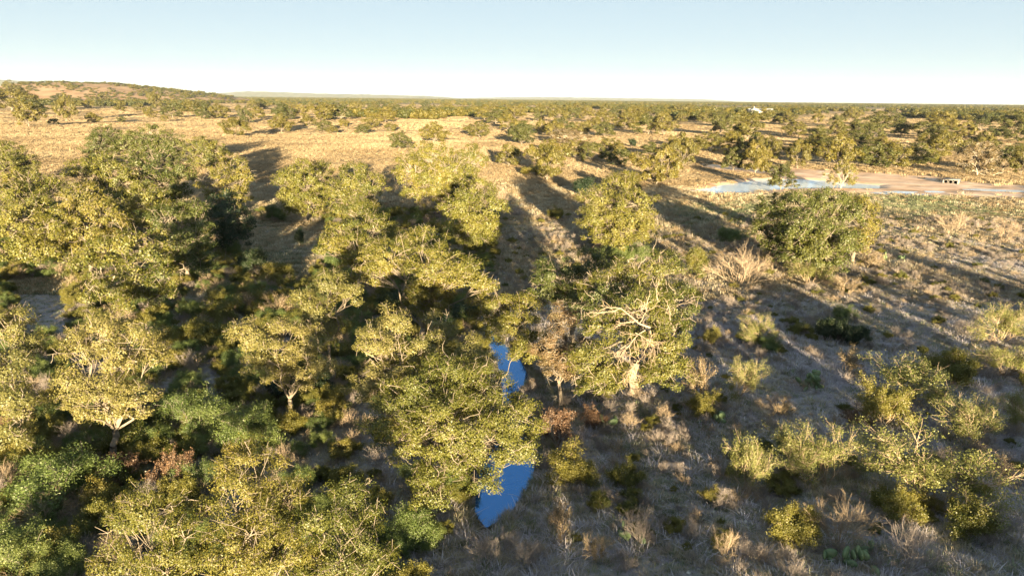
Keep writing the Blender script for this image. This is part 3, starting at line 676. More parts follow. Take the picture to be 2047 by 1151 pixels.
for a in [
    # right foreground
    ('mesquite', 1580, 950, 120, 845, 'left of the two joined mesquites with pale forked stems, right foreground'),
    ('mesquite', 1650, 965, 180, 838, 'right of the two joined mesquites, pale stems fanned wide like a goblet'),
    ('mesquite', 1870, 1015, 235, 845, 'widest yellow-green mesquite in the lower right'),
    ('mesquite', 1955, 885, 135, 788, 'rounded mesquite just behind the widest mesquite, lower right'),
    ('mesquite', 1820, 800, 150, 706, 'flat-topped mesquite behind the cone-shaped yellow shrub'),
    ('mesquite', 1995, 680, 120, 590, 'large pale mesquite touching the right edge, farthest of the near mesquites'),
    ('mesquite', 2010, 750, 110, 668, 'bright mesquite at the right edge in front of the large pale one'),
    ('mesquite', 1478, 792, 95, 700, 'ball-shaped mesquite right of the tallest oak trunk'),
    ('mesquite', 1490, 990, 90, 852, 'upright thin mesquite left of the two joined mesquites'),
    ('mesquite', 1513, 690, 92, 620, 'half-lit leaning mesquite on the shaded flat below the bare round shrub'),
    ('mesquite', 1620, 570, 88, 498, 'small mesquite in front of the large dark oak'),
    ('mesquite', 2035, 860, 60, 770, 'dark-stemmed mesquite cut by the right edge'),
    ('olive', 1895, 765, 90, 690, 'shaded blue-green mesquite between the flat-topped one and the right edge'),
    ('yellow', 1763, 848, 98, 745, 'cone-shaped golden shrub in front of the flat-topped mesquite'),
    ('yellow', 1580, 1078, 100, 998, 'rounded lime-yellow shrub left of the big bare tan bush, lower right'),
    ('yellow', 1145, 958, 112, 893, 'low wide golden shrub right of the creek pool'),
    ('yellow', 1562, 985, 60, 948, 'small golden shrub at the foot of the joined mesquites'),
    ('yellow', 1405, 830, 62, 775, 'small yellow-green shrub at the foot of the ball-shaped mesquite'),
    ('yellow', 1422, 692, 36, 650, 'tiny golden bush on the shaded flat right of the tallest oak'),
    ('yellow', 1600, 668, 50, 640, 'dim yellowish bush left of the dark juniper trio'),
    ('olive', 1250, 972, 66, 916, 'shaded green round shrub right of the low wide golden shrub'),
    ('olive', 1200, 1015, 50, 975, 'low olive shrub below the shaded green round shrub'),
    ('olive', 1395, 553, 58, 486, 'rounded green shrub left of the bare round shrub'),
    ('green', 1460, 484, 62, 450, 'bright green bush left of the large dark oak'),
    ('green', 1685, 642, 50, 604, 'bright green bush behind the dark juniper trio'),
    ('green', 1535, 700, 60, 668, 'dark green tuft at the foot of the half-lit leaning mesquite'),
    ('green', 1215, 528, 66, 486, 'blue-green feathery shrub on the left behind the tallest oak'),
    ('green', 1262, 524, 76, 480, 'pale feathery shrub on the right behind the tallest oak'),
    ('dark', 1650, 682, 45, 632, 'leftmost of the dark juniper trio with pale tips'),
    ('dark', 1675, 688, 55, 634, 'middle of the dark juniper trio with pale tips'),
    ('dark', 1710, 690, 48, 645, 'rightmost of the dark juniper trio'),
    ('bare_tan', 1475, 572, 135, 488, 'large bare round tan shrub left of the large dark oak'),
    ('bare_tan', 1675, 1085, 115, 975, 'tall bare tan bush beside the lime-yellow shrub, lower right'),
    ('bare_grey', 1820, 1135, 125, 1030, 'wide bare greyish bush in the bottom right corner area'),
    ('bare_grey', 1280, 1085, 90, 998, 'pale bare bush alone on the stony ground, bottom centre right'),
    ('bare_tan', 1905, 467, 78, 416, 'wide bare pinkish bush on the streaked grass below the dirt road'),
    ('bare_tan', 2003, 480, 58, 426, 'fan-shaped bare pale bush near the right edge below the dirt road'),
    ('pale', 1400, 802, 75, 698, 'tan twiggy bush touching the right side of the tallest oak'),
    ('pale', 1690, 745, 75, 683, 'sprawling pale twiggy bush below the dark juniper trio'),
    ('pale', 1690, 590, 60, 545, 'pale bush right of the small mesquite under the large dark oak'),
    ('pale', 1545, 545, 60, 490, 'pinkish bush between the bare round shrub and the large dark oak'),
    ('pale', 1735, 535, 55, 490, 'bare bush at the right foot of the large dark oak'),
    ('bare_grey', 1925, 670, 60, 635, 'small grey bare bush left of the large pale mesquite'),
    ('bare_grey', 1985, 1075, 100, 1000, 'dim grey bush by the right edge, bottom right'),
    ('olive', 1930, 1070, 90, 985, 'dim green bush below the widest mesquite'),
    ('olive', 1790, 1030, 90, 960, 'dim olive bush at the left foot of the widest mesquite'),
    ('pale', 1990, 960, 80, 905, 'dry tan bush right of the widest mesquite'),
    ('bare_grey', 1640, 715, 45, 690, 'tiny grey bush between leaning mesquite and the sprawling pale bush'),
    ('rust', 1115, 888, 74, 808, 'red-brown bush right of the creek bend'),
    ('rust', 1190, 858, 52, 803, 'small orange-red bush right of the red-brown bush'),
    ('pale', 1125, 1065, 68, 993, 'straw-coloured clump right of the creek, below the golden shrub'),
    ('pale', 1560, 830, 55, 785, 'small straw bush on the stony flat left of the cone-shaped shrub'),
    ('rust', 1710, 850, 60, 815, 'dull red bush at the left foot of the cone-shaped shrub'),
    ('pale', 1195, 1120, 60, 1055, 'pinkish dead bush at the bottom, right of the creek'),
    ('bare_grey', 975, 1120, 80, 1060, 'lilac-grey dead bush at the creek end, bottom edge'),
    ('bare_grey', 1060, 1130, 80, 1070, 'grey dead bush at the bottom edge right of the creek end'),
    ('bare_tan', 1450, 1110, 60, 1050, 'pinkish bare bush at the bottom, left of the lime-yellow shrub'),
    # left brush
    ('green', 400, 870, 140, 778, 'yellow-green feathery bush in the middle of the left brush'),
    ('green', 505, 905, 150, 795, 'blue-green feathery bush right of the yellow-green one, left brush'),
    ('green', 640, 862, 70, 826, 'low vivid green bush in the shade left of the creek oak'),
    ('green', 395, 985, 90, 910, 'dark vivid green bush behind the leftmost of the three nearest oaks'),
    ('green', 140, 1005, 210, 895, 'widest bright green feathery bush near the left edge'),
    ('green', 35, 1151, 130, 1040, 'bright green bush in the bottom left corner'),
    ('green', 60, 925, 90, 870, 'green bush at the left edge above the widest feathery bush'),
    ('green', 825, 1085, 140, 1005, 'low green weeds-like bush in the shade left of the creek end'),
    ('olive', 270, 900, 110, 830, 'olive bush below the pale gold oak with the hanging crown'),
    ('olive', 400, 690, 90, 630, 'gold-green bush in the sunlit strip left of the low round oak'),
    ('yellow', 450, 645, 70, 590, 'yellow bush in the sunlit strip, left of the bare pinkish bushes'),
    ('olive', 340, 700, 70, 650, 'brownish bush right of the pale gold oak'),
    ('rust', 345, 985, 80, 890, 'brown dry bush right of the widest feathery bush'),
    ('rust', 240, 960, 80, 900, 'russet bush above the widest feathery bush'),
    ('rust', 30, 860, 80, 800, 'brown brush under the oak at the left edge'),
    ('bare_tan', 300, 845, 70, 765, 'bare pinkish bush under the right side of the pale gold oak'),
    ('bare_grey', 385, 745, 65, 688, 'bare grey bush left of the low round oak'),
    ('bare_grey', 95, 805, 60, 735, 'bare upright bush left of the pale gold oak'),
    ('bare_tan', 105, 1045, 100, 965, 'spiky bare tan bush below the widest feathery bush'),
    ('bare_tan', 250, 1060, 90, 1000, 'bare tan bush left of the three nearest oaks'),
    ('bare_tan', 180, 905, 60, 860, 'bare pinkish twigs above the widest feathery bush'),
    ('pale', 550, 640, 80, 580, 'bare pinkish bush above the low round oak'),
    ('pale', 500, 625, 60, 575, 'pale straw bush left of the bare pinkish bush in the sunlit strip'),
    ('dark', 505, 552, 58, 490, 'rounded dark bush at the lower end of the grey clearing'),
    ('dark', 600, 492, 22, 452, 'small lone dark upright bush on the grey clearing'),
    ('olive', 560, 560, 70, 520, 'shaded bush at the foot of the grey clearing'),
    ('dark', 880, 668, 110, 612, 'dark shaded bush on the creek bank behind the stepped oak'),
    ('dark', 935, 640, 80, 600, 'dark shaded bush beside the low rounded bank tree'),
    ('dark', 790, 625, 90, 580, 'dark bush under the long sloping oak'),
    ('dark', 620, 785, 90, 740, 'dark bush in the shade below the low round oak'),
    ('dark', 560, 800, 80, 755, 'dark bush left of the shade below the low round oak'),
    ('dark', 1165, 395, 55, 350, 'dark bush left of the bright olive round oak'),
    ('olive', 1110, 440, 40, 410, 'small green bush on the lit bank left of the bright olive oak'),
    ('olive', 1070, 350, 70, 325, 'bluish low bush in front of the row beyond the gully'),
    ('green', 545, 440, 60, 405, 'green bush on the shaded slope left of the brown-tinged oak'),
    ('dark', 640, 420, 80, 375, 'dark bush under the brown-tinged oak'),
    ('bare_tan', 1000, 420, 55, 370, 'tan bare bush right of the egg-shaped oak'),
    ('bare_tan', 1215, 520, 70, 470, 'tan brush at the foot of the bright olive oak'),
    ('olive', 1860, 330, 40, 300, 'olive bush right of the oaks behind the pond'),
    ('yellow', 1090, 300, 30, 283, 'small gold bush on the far bank'),
    ('dark', 1262, 295, 22, 275, 'small round dark bush alone on the pasture above the bright olive oak'),
]:
    shrub(*a)

# ------------------------------------------------------------------ oaks of the middle distance and the far pastures
def proto_tree(seed, mat, leafn=1.0, bare=.15, exposed=1.5, bark='bark'):
    rng = np.random.default_rng(seed)
    lob = [(rng.normal(0, .5), rng.normal(0, .5), 6.0, 2.3)]
    n = rng.integers(6, 9)
    for i in range(n):
        a = 2 * np.pi * i / n + rng.normal(0, .3); d = rng.uniform(2.2, 4.2); z = rng.uniform(3.2, 5.6)
        lob.append((d * np.cos(a), d * np.sin(a), z, rng.uniform(1.3, 2.1)))
    for i in range(6):
        a = 2 * np.pi * i / 6 + rng.normal(0, .4); d = rng.uniform(1.8, 3.8)
        lob.append((d * np.cos(a), d * np.sin(a), rng.uniform(1.5, 2.7), rng.uniform(1.0, 1.6)))
    sv, lv = tree_geo(rng, lob, 0, 8, leaf=(.178, .118), clump=.72, per=int(55 * leafn), limb=1.1, bare=bare, exposed=exposed)
    h = np.percentile(lv[0][:, 2], 99.7); wd = np.percentile(np.hypot(lv[0][:, 0], lv[0][:, 1]), 97) * 2
    return mesh('pasture_oak_trunk', *sv, M[bark]), mesh('pasture_oak_crown', *lv, M[mat]), h, wd
PROTO = [proto_tree(300 + i, m, b, c, e) for i, (m, b, c, e) in enumerate([
    ('oak_far', 1, .12, 1), ('oak_far', 1, .2, 2), ('oak_far_dark', 1, .1, 1), ('oak_far', 1, .15, 1), ('oak_far', 1, .3, 3), ('oak_far_dark', 1, .15, 1)])]
SPARSE = [proto_tree(320, 'oak', .7, .55, 5, 'bark_pale'), proto_tree(321, 'pink', .7, .4, 4, 'bark_pale')]
TC = [0]
def far_tree(x, yb, wpx, yt, label, group=None, sparse=False, name='oak_tree', dark=None):
    b = hit(x, yb); dist = np.linalg.norm(b - CAM)
    wm = wpx / F_PX * dist
    hm = (yb - yt) / F_PX * dist * 1.02
    TC[0] += 1
    L_ = SPARSE if sparse else PROTO
    i = TC[0] * 5 % 6 if not sparse else TC[0] % 2
    if dark: i = (2, 5)[TC[0] % 2]
    mt, mc, h, wd = L_[i]
    e = empty(name, (b[0], b[1], b[2] - .1), (TC[0] * 2.399) % 6.283, (wm / wd, wm / wd, hm / h))
    obj('trunk', mt, e); obj('crown', mc, e)
    tag(e, label, 'tree', group)
    return e

for a in [
    (800, 300, 52, 264, 'rounded green oak on open tan pasture, left of the flat-topped oak'),
    (868, 286, 64, 246, 'flat-topped spreading oak with a visible trunk on the open pasture'),
    (959, 275, 56, 244, 'rounded oak right of the flat-topped oak on the pasture'),
    (1043, 289, 58, 250, 'gold oak with visible trunk, second right of the flat-topped oak'),
    (1017, 333, 62, 288, 'olive oak on the far bank above the egg-shaped oak'),
    (1093, 362, 88, 282, 'tall broad oak with bright trunk on the far bank'),
    (1187, 323, 56, 282, 'dark oak right of the tall broad oak on the far bank'),
    (1150, 318, 50, 280, 'oak between the tall broad oak and the dark oak'),
    (771, 245, 58, 216, 'round oak at the pasture edge, first left of the open field'),
    (991, 248, 52, 220, 'round olive oak in the far pasture above the gold oak'),
    (1313, 372, 100, 293, 'wide gold oak left of the dirt road end'),
    (1362, 340, 64, 270, 'tall oak behind the wide gold oak left of the dirt road end'),
    (1235, 332, 55, 296, 'brownish oak left of the wide gold oak'),
    (1250, 395, 70, 342, 'oak half hidden behind the bright olive round oak'),
    (1508, 348, 66, 288, 'oak with pale trunk standing on the dirt road edge, left of the pond'),
    (1465, 342, 52, 298, 'smaller oak left of the pale-trunked road edge oak'),
    (1540, 322, 44, 276, 'brownish oak behind the pale-trunked road edge oak'),
    (1593, 337, 48, 286, 'oak right of the pale-trunked road edge oak, behind the pond'),
    (1560, 380, 56, 328, 'small leaning oak at the near edge of the pond, left one of two'),
    (1675, 338, 76, 273, 'tall oak behind the right half of the pond'),
    (1638, 310, 62, 273, 'dark oak left of the tall oak behind the pond'),
    (1740, 337, 90, 290, 'oak in the row right of the tall oak behind the pond'),
    (1790, 336, 72, 290, 'gold oak, second right of the tall oak behind the pond'),
    (1870, 320, 68, 271, 'green oak at the right end of the row behind the dirt road'),
    (2005, 342, 58, 298, 'dark oak right of the twisted pale tree'),
    (2040, 350, 45, 305, 'oak at the right edge beside the dark oak'),
    (1495, 279, 74, 236, 'big round oak on the slope above the dirt road'),
    (1440, 268, 44, 232, 'dark oak left of the big round slope oak'),
    (22, 208, 42, 172, 'leftmost far oak standing against the sky beside the red hill'),
    (25, 222, 84, 188, 'wide dark clump oak at the left edge below the red hill'),
    (66, 230, 48, 202, 'oak just right of the wide dark clump oak'),
    (58, 254, 46, 213, 'gold oak nearest the camera on the far left pasture'),
    (133, 240, 38, 198, 'upright oak in the left pasture with a shadow to its right'),
    (123, 206, 34, 191, 'small oak behind the upright pasture oak'),
    (198, 209, 38, 191, 'small wide dark oak alone below the red hill'),
    (312, 219, 26, 189, 'narrow upright oak in the left pasture'),
    (345, 236, 44, 208, 'round oak right of the narrow upright oak'),
    (297, 233, 20, 215, 'little bushy oak left of the round pasture oak'),
    (390, 227, 34, 206, 'left oak of the row of three in the middle left pasture'),
    (412, 236, 42, 212, 'middle oak of the row of three in the middle left pasture'),
    (440, 238, 38, 211, 'right oak of the row of three in the middle left pasture'),
    (470, 274, 54, 239, 'left of the two pasture oaks nearest the left thicket'),
    (490, 248, 30, 217, 'slim oak behind the two pasture oaks nearest the left thicket'),
    (563, 265, 52, 231, 'right of the two pasture oaks nearest the left thicket'),
    (515, 238, 38, 217, 'dark oak between the slim oak and the far row'),
    (568, 241, 48, 212, 'first oak from the left in the far row behind the two pasture oaks'),
    (603, 238, 42, 211, 'second oak from the left in the far row behind the two pasture oaks'),
    (645, 243, 52, 209, 'third oak from the left in the far row behind the two pasture oaks'),
    (682, 240, 46, 210, 'fourth oak from the left in the far row behind the two pasture oaks'),
]:
    far_tree(*a)
far_tree(1681, 377, 58, 326, 'sparse pale oak at the near edge of the pond, right one of two', sparse=True)
far_tree(1953, 352, 78, 296, 'twisted pale sparse tree above the culvert', sparse=True)
far_tree(1826, 332, 60, 293, 'pale half-bare tree in the row behind the dirt road', sparse=True)
far_tree(1135, 290, 84, 258, 'wide half-bare tree on the pasture behind the tall broad oak', sparse=True)

ORD = ['first', 'second', 'third', 'fourth', 'fifth', 'sixth', 'seventh', 'eighth', 'ninth', 'tenth', 'eleventh', 'twelfth', 'thirteenth', 'fourteenth', 'fifteenth']
def band(seed, xa, xb, ya, yb_, n, phrase, group, hpx=1.0, dark=None):
    """n far oaks in a strip of country, labelled by their order from the left"""
    rng = np.random.default_rng(seed)
    xs = np.sort(xa + (xb - xa) * (np.arange(n) + rng.uniform(.1, .9, n)) / n)
    for i, x in enumerate(xs):
        s = (x - 1023) / 1023 * 10
        y = rng.uniform(ya, yb_) + s
        b = hit(x, y); dist = np.linalg.norm(b - CAM)
        hm = rng.uniform(5.0, 8.6) * hpx * (1.12 + .38 * float(smooth(180, 650, dist))); wm = hm * rng.uniform(1.15, 1.9)
        far_tree(x, y, wm * F_PX / dist, y - hm * F_PX / dist, f'{ORD[i]} oak from the left {phrase}', group, dark=dark and rng.random() < .3)
band(1, 700, 960, 224, 238, 12, 'in the far tree belt above the flat-topped oak', 'far tree belt above the flat-topped oak')
band(2, 960, 1340, 230, 247, 15, 'in the belt behind the gold pasture oak', 'tree belt behind the gold pasture oak')
band(3, 1010, 1340, 250, 274, 12, 'in the nearer belt right of the gold pasture oak', 'nearer belt right of the gold pasture oak')
band(4, 1130, 1440, 215, 228, 12, 'in the distant belt left of the white house', 'distant belt left of the white house')
band(5, 1560, 2050, 264, 277, 11, 'in the long row above the pond', 'long row of oaks above the pond', .85, True)
band(6, 1590, 2050, 288, 306, 9, 'in the row just behind the dirt road', 'row just behind the dirt road', .72, True)
band(7, 1340, 1720, 238, 250, 10, 'on the slope below the white house', 'slope below the white house')
band(8, 1600, 2050, 222, 229, 9, 'in the dark far row right of the white house', 'dark far row right of the white house', .8, True)
band(9, 1700, 2050, 244, 256, 5, 'in the thicket at the right edge above the long row', 'thicket at the right edge above the long row', 1.0, True)
band(10, 480, 760, 218, 226, 9, 'in the dark strip right of the red hill', 'dark strip right of the red hill', 1.0, True)
band(11, 60, 470, 201, 206, 9, 'in the strip at the foot of the red hill', 'strip at the foot of the red hill', .9)
band(12, 700, 1130, 211, 221, 15, 'in the hazy belt under the middle of the horizon', 'hazy belt under the middle of the horizon')
band(13, 1380, 1560, 298, 318, 4, 'left of the brownish oak above the dirt road', 'oaks left of the brownish oak above the dirt road', .7)
band(14, 150, 560, 214, 232, 12, 'among the small bushes dotting the left pasture', 'small bushes dotting the left pasture', .85)
band(15, 600, 790, 248, 272, 7, 'of the small bushes on the open tan pasture', 'small bushes on the open tan pasture', .6)
band(16, 80, 420, 236, 262, 7, 'of the little bushes near the left thicket', 'little bushes near the left thicket', .5)
band(17, 1180, 1420, 296, 316, 5, 'of the oaks above the dirt road end', 'oaks above the dirt road end', .7)
far_tree(1505, 233, 24, 221, 'oak hiding the left half of the white house'); far_tree(1538, 234, 30, 222, 'oak hiding the right half of the white house')
# oaks behind the viewpoint whose long shadows lie over the foreground
rng = np.random.default_rng(77)
for i, (x, y, h) in enumerate([(-12, -30, 5.0), (-6, -26, 5.2), (0, -31, 6.2), (6, -26, 6.3), (12, -32, 7.4), (18, -27, 7.0), (25, -31, 7.6), (32, -27, 7.2), (39, -32, 7.8), (46, -27, 7.4),
                               (53, -32, 8.0), (60, -27, 7.5), (67, -32, 8.2), (75, -28, 7.6), (83, -32, 8.2), (91, -29, 7.8), (99, -32, 8.2), (36, -39, 10.3), (58, -39, 10.7), (80, -39, 10.7)]):
    mt, mc, hh, wd = PROTO[i % 6]
    s = h / hh
    e = empty('oak_tree', (x, y, gz(x, y) - .1), i * 1.3, (s * (1.1 if h < 9 else .75), s * (1 if h < 9 else .75), s * (1 if h < 9 else 1.13))); obj('trunk', mt, e); obj('crown', mc, e)
    tag(e, 'oak standing behind the viewpoint, its long shadow over the foreground', 'tree', 'oaks behind the viewpoint')

# ------------------------------------------------------------------ loose stuff: grass, weeds, scrub, far wood (instanced)
def proto_obj(name, me):
    return bpy.data.objects.new(name, me)          # only a shape for the scatter, not placed in the scene

def scatter(name, label, cat, P, rz, sc, ids, protos):
    me = bpy.data.meshes.new(name); n = len(P)
    me.vertices.add(n); me.vertices.foreach_set('co', np.ascontiguousarray(P, dtype=np.float32).ravel())
    for an, ty, arr in (('rot', 'FLOAT_VECTOR', np.c_[np.zeros(n), np.zeros(n), rz]), ('scl', 'FLOAT_VECTOR', sc), ('pick', 'INT', ids)):
        at = me.attributes.new(an, ty, 'POINT')
        at.data.foreach_set('vector' if ty == 'FLOAT_VECTOR' else 'value', np.ascontiguousarray(arr, dtype=np.int32 if ty == 'INT' else np.float32).ravel())
    o = obj(name, me); tag(o, label, cat, kind='stuff')
    ng = bpy.data.node_groups.new(name + '_scatter', 'GeometryNodeTree')
    ng.interface.new_socket('Geometry', in_out='INPUT', socket_type='NodeSocketGeometry')
    ng.interface.new_socket('Geometry', in_out='OUTPUT', socket_type='NodeSocketGeometry')
    gi = ng.nodes.new('NodeGroupInput'); go = ng.nodes.new('NodeGroupOutput')
    ip = ng.nodes.new('GeometryNodeInstanceOnPoints')
    g2i = ng.nodes.new('GeometryNodeGeometryToInstance')
    for po in reversed(protos):
        ob = ng.nodes.new('GeometryNodeObjectInfo'); ob.inputs['Object'].default_value = po
        ng.links.new(ob.outputs['Geometry'], g2i.inputs[0])
    def attr(an, ty):
        a = ng.nodes.new('GeometryNodeInputNamedAttribute'); a.data_type = ty; a.inputs['Name'].default_value = an
        return a.outputs['Attribute']
    ng.links.new(gi.outputs[0], ip.inputs['Points']); ng.links.new(g2i.outputs[0], ip.inputs['Instance'])
    ip.inputs['Pick Instance'].default_value = True
    ng.links.new(attr('pick', 'INT'), ip.inputs['Instance Index'])
    ng.links.new(attr('rot', 'FLOAT_VECTOR'), ip.inputs['Rotation'])
    ng.links.new(attr('scl', 'FLOAT_VECTOR'), ip.inputs['Scale'])
    ng.links.new(ip.outputs[0], go.inputs[0])
    md = o.modifiers.new('scatter', 'NODES'); md.node_group = ng
    return o

def tuft(rng, n, h, spread, wdt, mat, lean=.5):
    ang = rng.uniform(0, 6.28, n); rr = spread * np.sqrt(rng.random(n))
    B = np.stack([np.cos(ang) * rr, np.sin(ang) * rr, np.full(n, -.03)], 1)
    a2 = ang + rng.normal(0, .6, n); ln = h * rng.uniform(.5, 1.2, n); le = np.abs(rng.normal(0, lean, n))
    T = B + np.stack([np.cos(a2) * le * ln, np.sin(a2) * le * ln, ln], 1)
    Mi = (B + T) / 2 + np.stack([-np.cos(a2) * le * ln * .18, -np.sin(a2) * le * ln * .18, ln * .1], 1)
    s = np.stack([-np.sin(a2), np.cos(a2), np.zeros(n)], 1) * (wdt * rng.uniform(.6, 1.3, n))[:, None]
    V = np.stack([B - s, B + s, Mi + s * .8, T, Mi - s * .8], 1).reshape(-1, 3)
    Fq = (np.array([[0, 1, 2, 4], [4, 2, 3, 3]])[None] + (np.arange(n) * 5)[:, None, None]).reshape(-1, 4)
    # second face is a triangle: build as tris instead
    Ft = (np.array([[0, 1, 2], [0, 2, 4], [4, 2, 3]])[None] + (np.arange(n) * 5)[:, None, None]).reshape(-1, 3)
    return mesh('grass_tuft', V, Ft, M[mat])
rng = np.random.default_rng(5)
TUFTS = [proto_obj('tuft', tuft(rng, 34, .36, .24, .010, 'grass', .8)), proto_obj('tuft', tuft(rng, 40, .34, .26, .010, 'grass', .8)),
         proto_obj('tuft', tuft(rng, 34, .30, .24, .011, 'grass_green', .7)), proto_obj('tuft', tuft(rng, 26, .40, .22, .009, 'weed', .7)),
         proto_obj('tuft', tuft(rng, 40, .44, .24, .010, 'grass', .8))]
FTUFTS = [proto_obj('tuft', tuft(rng, 44, .42, .65, .035, 'grass_far', .6)), proto_obj('tuft', tuft(rng, 44, .34, .8, .035, 'grass_far', .9)),
          proto_obj('tuft', tuft(rng, 40, .45, .6, .035, 'grass', .6)), proto_obj('tuft', tuft(rng, 44, .36, .6, .030, 'grass_green', .8))]

def clear_of_water(P):
    d, hw = creek_dist(P[:, 0], P[:, 1])
    ok = d > hw + .45
    q = (P[:, 1] > 100) & (P[:, 1] < 260) & (P[:, 0] > 0)
    bad = np.zeros(len(P), bool)
    if q.any():
        sdist = np.minimum(poly_dist(P[q, 0], P[q, 1], SOIL), poly_dist(P[q, 0], P[q, 1], POND) - 3)
        bad[q] = (sdist < rng.uniform(-2.5, 1.0, q.sum())) & ((rng.random(q.sum()) > .05) | (sdist < -8))
    return ok & ~bad

def fan(n, d0, d1, half=.78, power=1.0):
    """points over the ground in the viewing direction between two distances"""
    u = rng.random(n)
    d = np.sqrt(d0 ** 2 + u * (d1 ** 2 - d0 ** 2)) if power == 1 else d0 * (d1 / d0) ** u
    x = rng.uniform(-half, half, n) * d
    return np.stack([x, d], 1)
CLR = np.array([at_z(x, y, 0)[:2] for x, y in [(495, 425), (650, 425), (650, 480), (625, 565), (540, 565), (480, 505)]])
n = 270000
P = fan(n, 15, 105, .85); dens = .5 + .5 * vnoise(P[:, 0] * .35, P[:, 1] * .35, 21) + .25 * vnoise(P[:, 0] * 1.1, P[:, 1] * 1.1, 22)
P = P[rng.random(n) < np.clip(dens * .9 + .25, .2, 1)]
P = P[clear_of_water(P)]; n = len(P)
nn = vnoise(P[:, 0] * .15, P[:, 1] * .15, 23) + .5 * vnoise(P[:, 0] * .6, P[:, 1] * .6, 24) + rng.normal(0, .45, n)
lush = nn - .02 * P[:, 0]
CLR2 = np.array([at_z(x, y, 0)[:2] for x, y in [(10, 560), (140, 550), (140, 690), (50, 670)]])
thin = (in_poly(P[:, 0], P[:, 1], CLR) | in_poly(P[:, 0], P[:, 1], CLR2)) & (rng.random(n) < .75)
ids = np.where(lush > .45, 2, np.where(lush < -.35, 3, rng.choice([0, 1, 4], n)))
s = rng.uniform(.35, 1.05, n) * (1 + .4 * vnoise(P[:, 0] * .2, P[:, 1] * .2, 25)) * np.where(P[:, 0] > 3, .8, 1.0)
scatter('dry_grass', 'dry grass and weeds covering the brushy ground round the creek', 'grass', np.c_[P, ground(P[:, 0], P[:, 1])],
        rng.uniform(0, 6.28, n), np.c_[s * 1.1, s * 1.1, s * rng.uniform(.35, .85, n)] * np.where(thin, .6, 1)[:, None], np.where(thin, rng.choice([1, 1, 3], n), ids), TUFTS)
n = 150000
P = fan(n, 62, 1900, .80, 2); P = P[clear_of_water(P)]; n = len(P)
s = rng.uniform(.7, 1.3, n) * np.clip((.55 + P[:, 1] / 260), 0, 6) ** .75
vs = np.clip(.8 + .5 * vnoise(P[:, 0] * .08, P[:, 1] * .05, 26) + .3 * vnoise(P[:, 0] * .3, P[:, 1] * .2, 27), .2, 1.6)
ids = np.where((P[:, 1] < 150) & (rng.random(n) < .35), 2, rng.integers(0, 2, n)); ids = np.where((P[:, 1] < 140) & (vnoise(P[:, 0] * .06, P[:, 1] * .06, 28) + rng.normal(0, .4, n) > .45), 3, ids)
scatter('pasture_grass', 'tan dry pasture grass over the far fields', 'grass', np.c_[P, ground(P[:, 0], P[:, 1])],
        rng.uniform(0, 6.28, n), np.c_[s, s, np.clip(s, 0, 1.5) * vs], ids, FTUFTS)

# taller grass and reeds along the creek banks
k = rng.integers(2, len(CR) - 1, 5200); f_ = rng.random(5200)[:, None]
cp = CR[k] * (1 - f_) + CR[k + 1] * f_; wd_ = np.array(CREEK_W)[k]
an = rng.uniform(0, 6.28, 5200); rr_ = wd_ + .15 + np.abs(rng.normal(0, 1.0, 5200))
P = cp + np.c_[np.cos(an), np.sin(an)] * rr_[:, None]
d_, h_ = creek_dist(P[:, 0], P[:, 1]); P = P[d_ > h_ + .05]; n = len(P)
s = rng.uniform(.5, 1.0, n)
scatter('bank_reeds', 'taller dry reeds and grass fringing the creek banks', 'reeds', np.c_[P, ground(P[:, 0], P[:, 1])], rng.uniform(0, 6.28, n), np.c_[s, s, s], rng.choice([1, 2, 3, 2, 1], n), TUFTS)
# grey weeds and twiggy litter thick on the stony ground
n = 60000
P = fan(n, 15, 80, .85); P = P[(rng.random(n) < np.clip(.55 + .5 * vnoise(P[:, 0] * .5, P[:, 1] * .5, 61) + .3 * vnoise(P[:, 0] * 1.6, P[:, 1] * 1.6, 62), .08, 1)) & (P[:, 0] > -6)]; P = P[clear_of_water(P)]; n = len(P)
s = rng.uniform(.4, 1.3, n) ** 1.3
scatter('weeds', 'grey weeds and dry seed stalks thick on the stony ground right of the creek', 'weeds', np.c_[P, ground(P[:, 0], P[:, 1])], rng.uniform(0, 6.28, n),
        np.c_[s * 1.4, s * 1.4, s * rng.uniform(.35, .85, n)], rng.choice([1, 2, 3, 3, 3, 2], n), TUFTS)
# loose pale stones
M['stone'] = rough_mat('pale_stone', [(.25, (.30, .27, .25)), (.6, (.45, .42, .39)), (.85, (.60, .57, .53))], 2, 4, 0, .3)
def stone(seed):
    r = np.random.default_rng(seed)
    V, F4 = box_v(-.5, .5, -.4, .4, -.2, .3); V = V * r.uniform(.6, 1.2, V.shape); return proto_obj('stone', mesh('stone', V, F4, M['stone']))
n = 26000
P = fan(n, 15, 90, .85); P = P[(vnoise(P[:, 0] * .3, P[:, 1] * .3, 51) + .02 * P[:, 0] + rng.normal(0, .5, n)) > .1]; P = P[clear_of_water(P)]; n = len(P)
s = .05 + .10 * rng.random(n) ** 3
scatter('loose_stones', 'small pale stones strewn over the brushy ground', 'stones', np.c_[P, ground(P[:, 0], P[:, 1])], rng.uniform(0, 6.28, n), np.c_[s, s, s], rng.integers(0, 4, n), [stone(i) for i in range(4)])

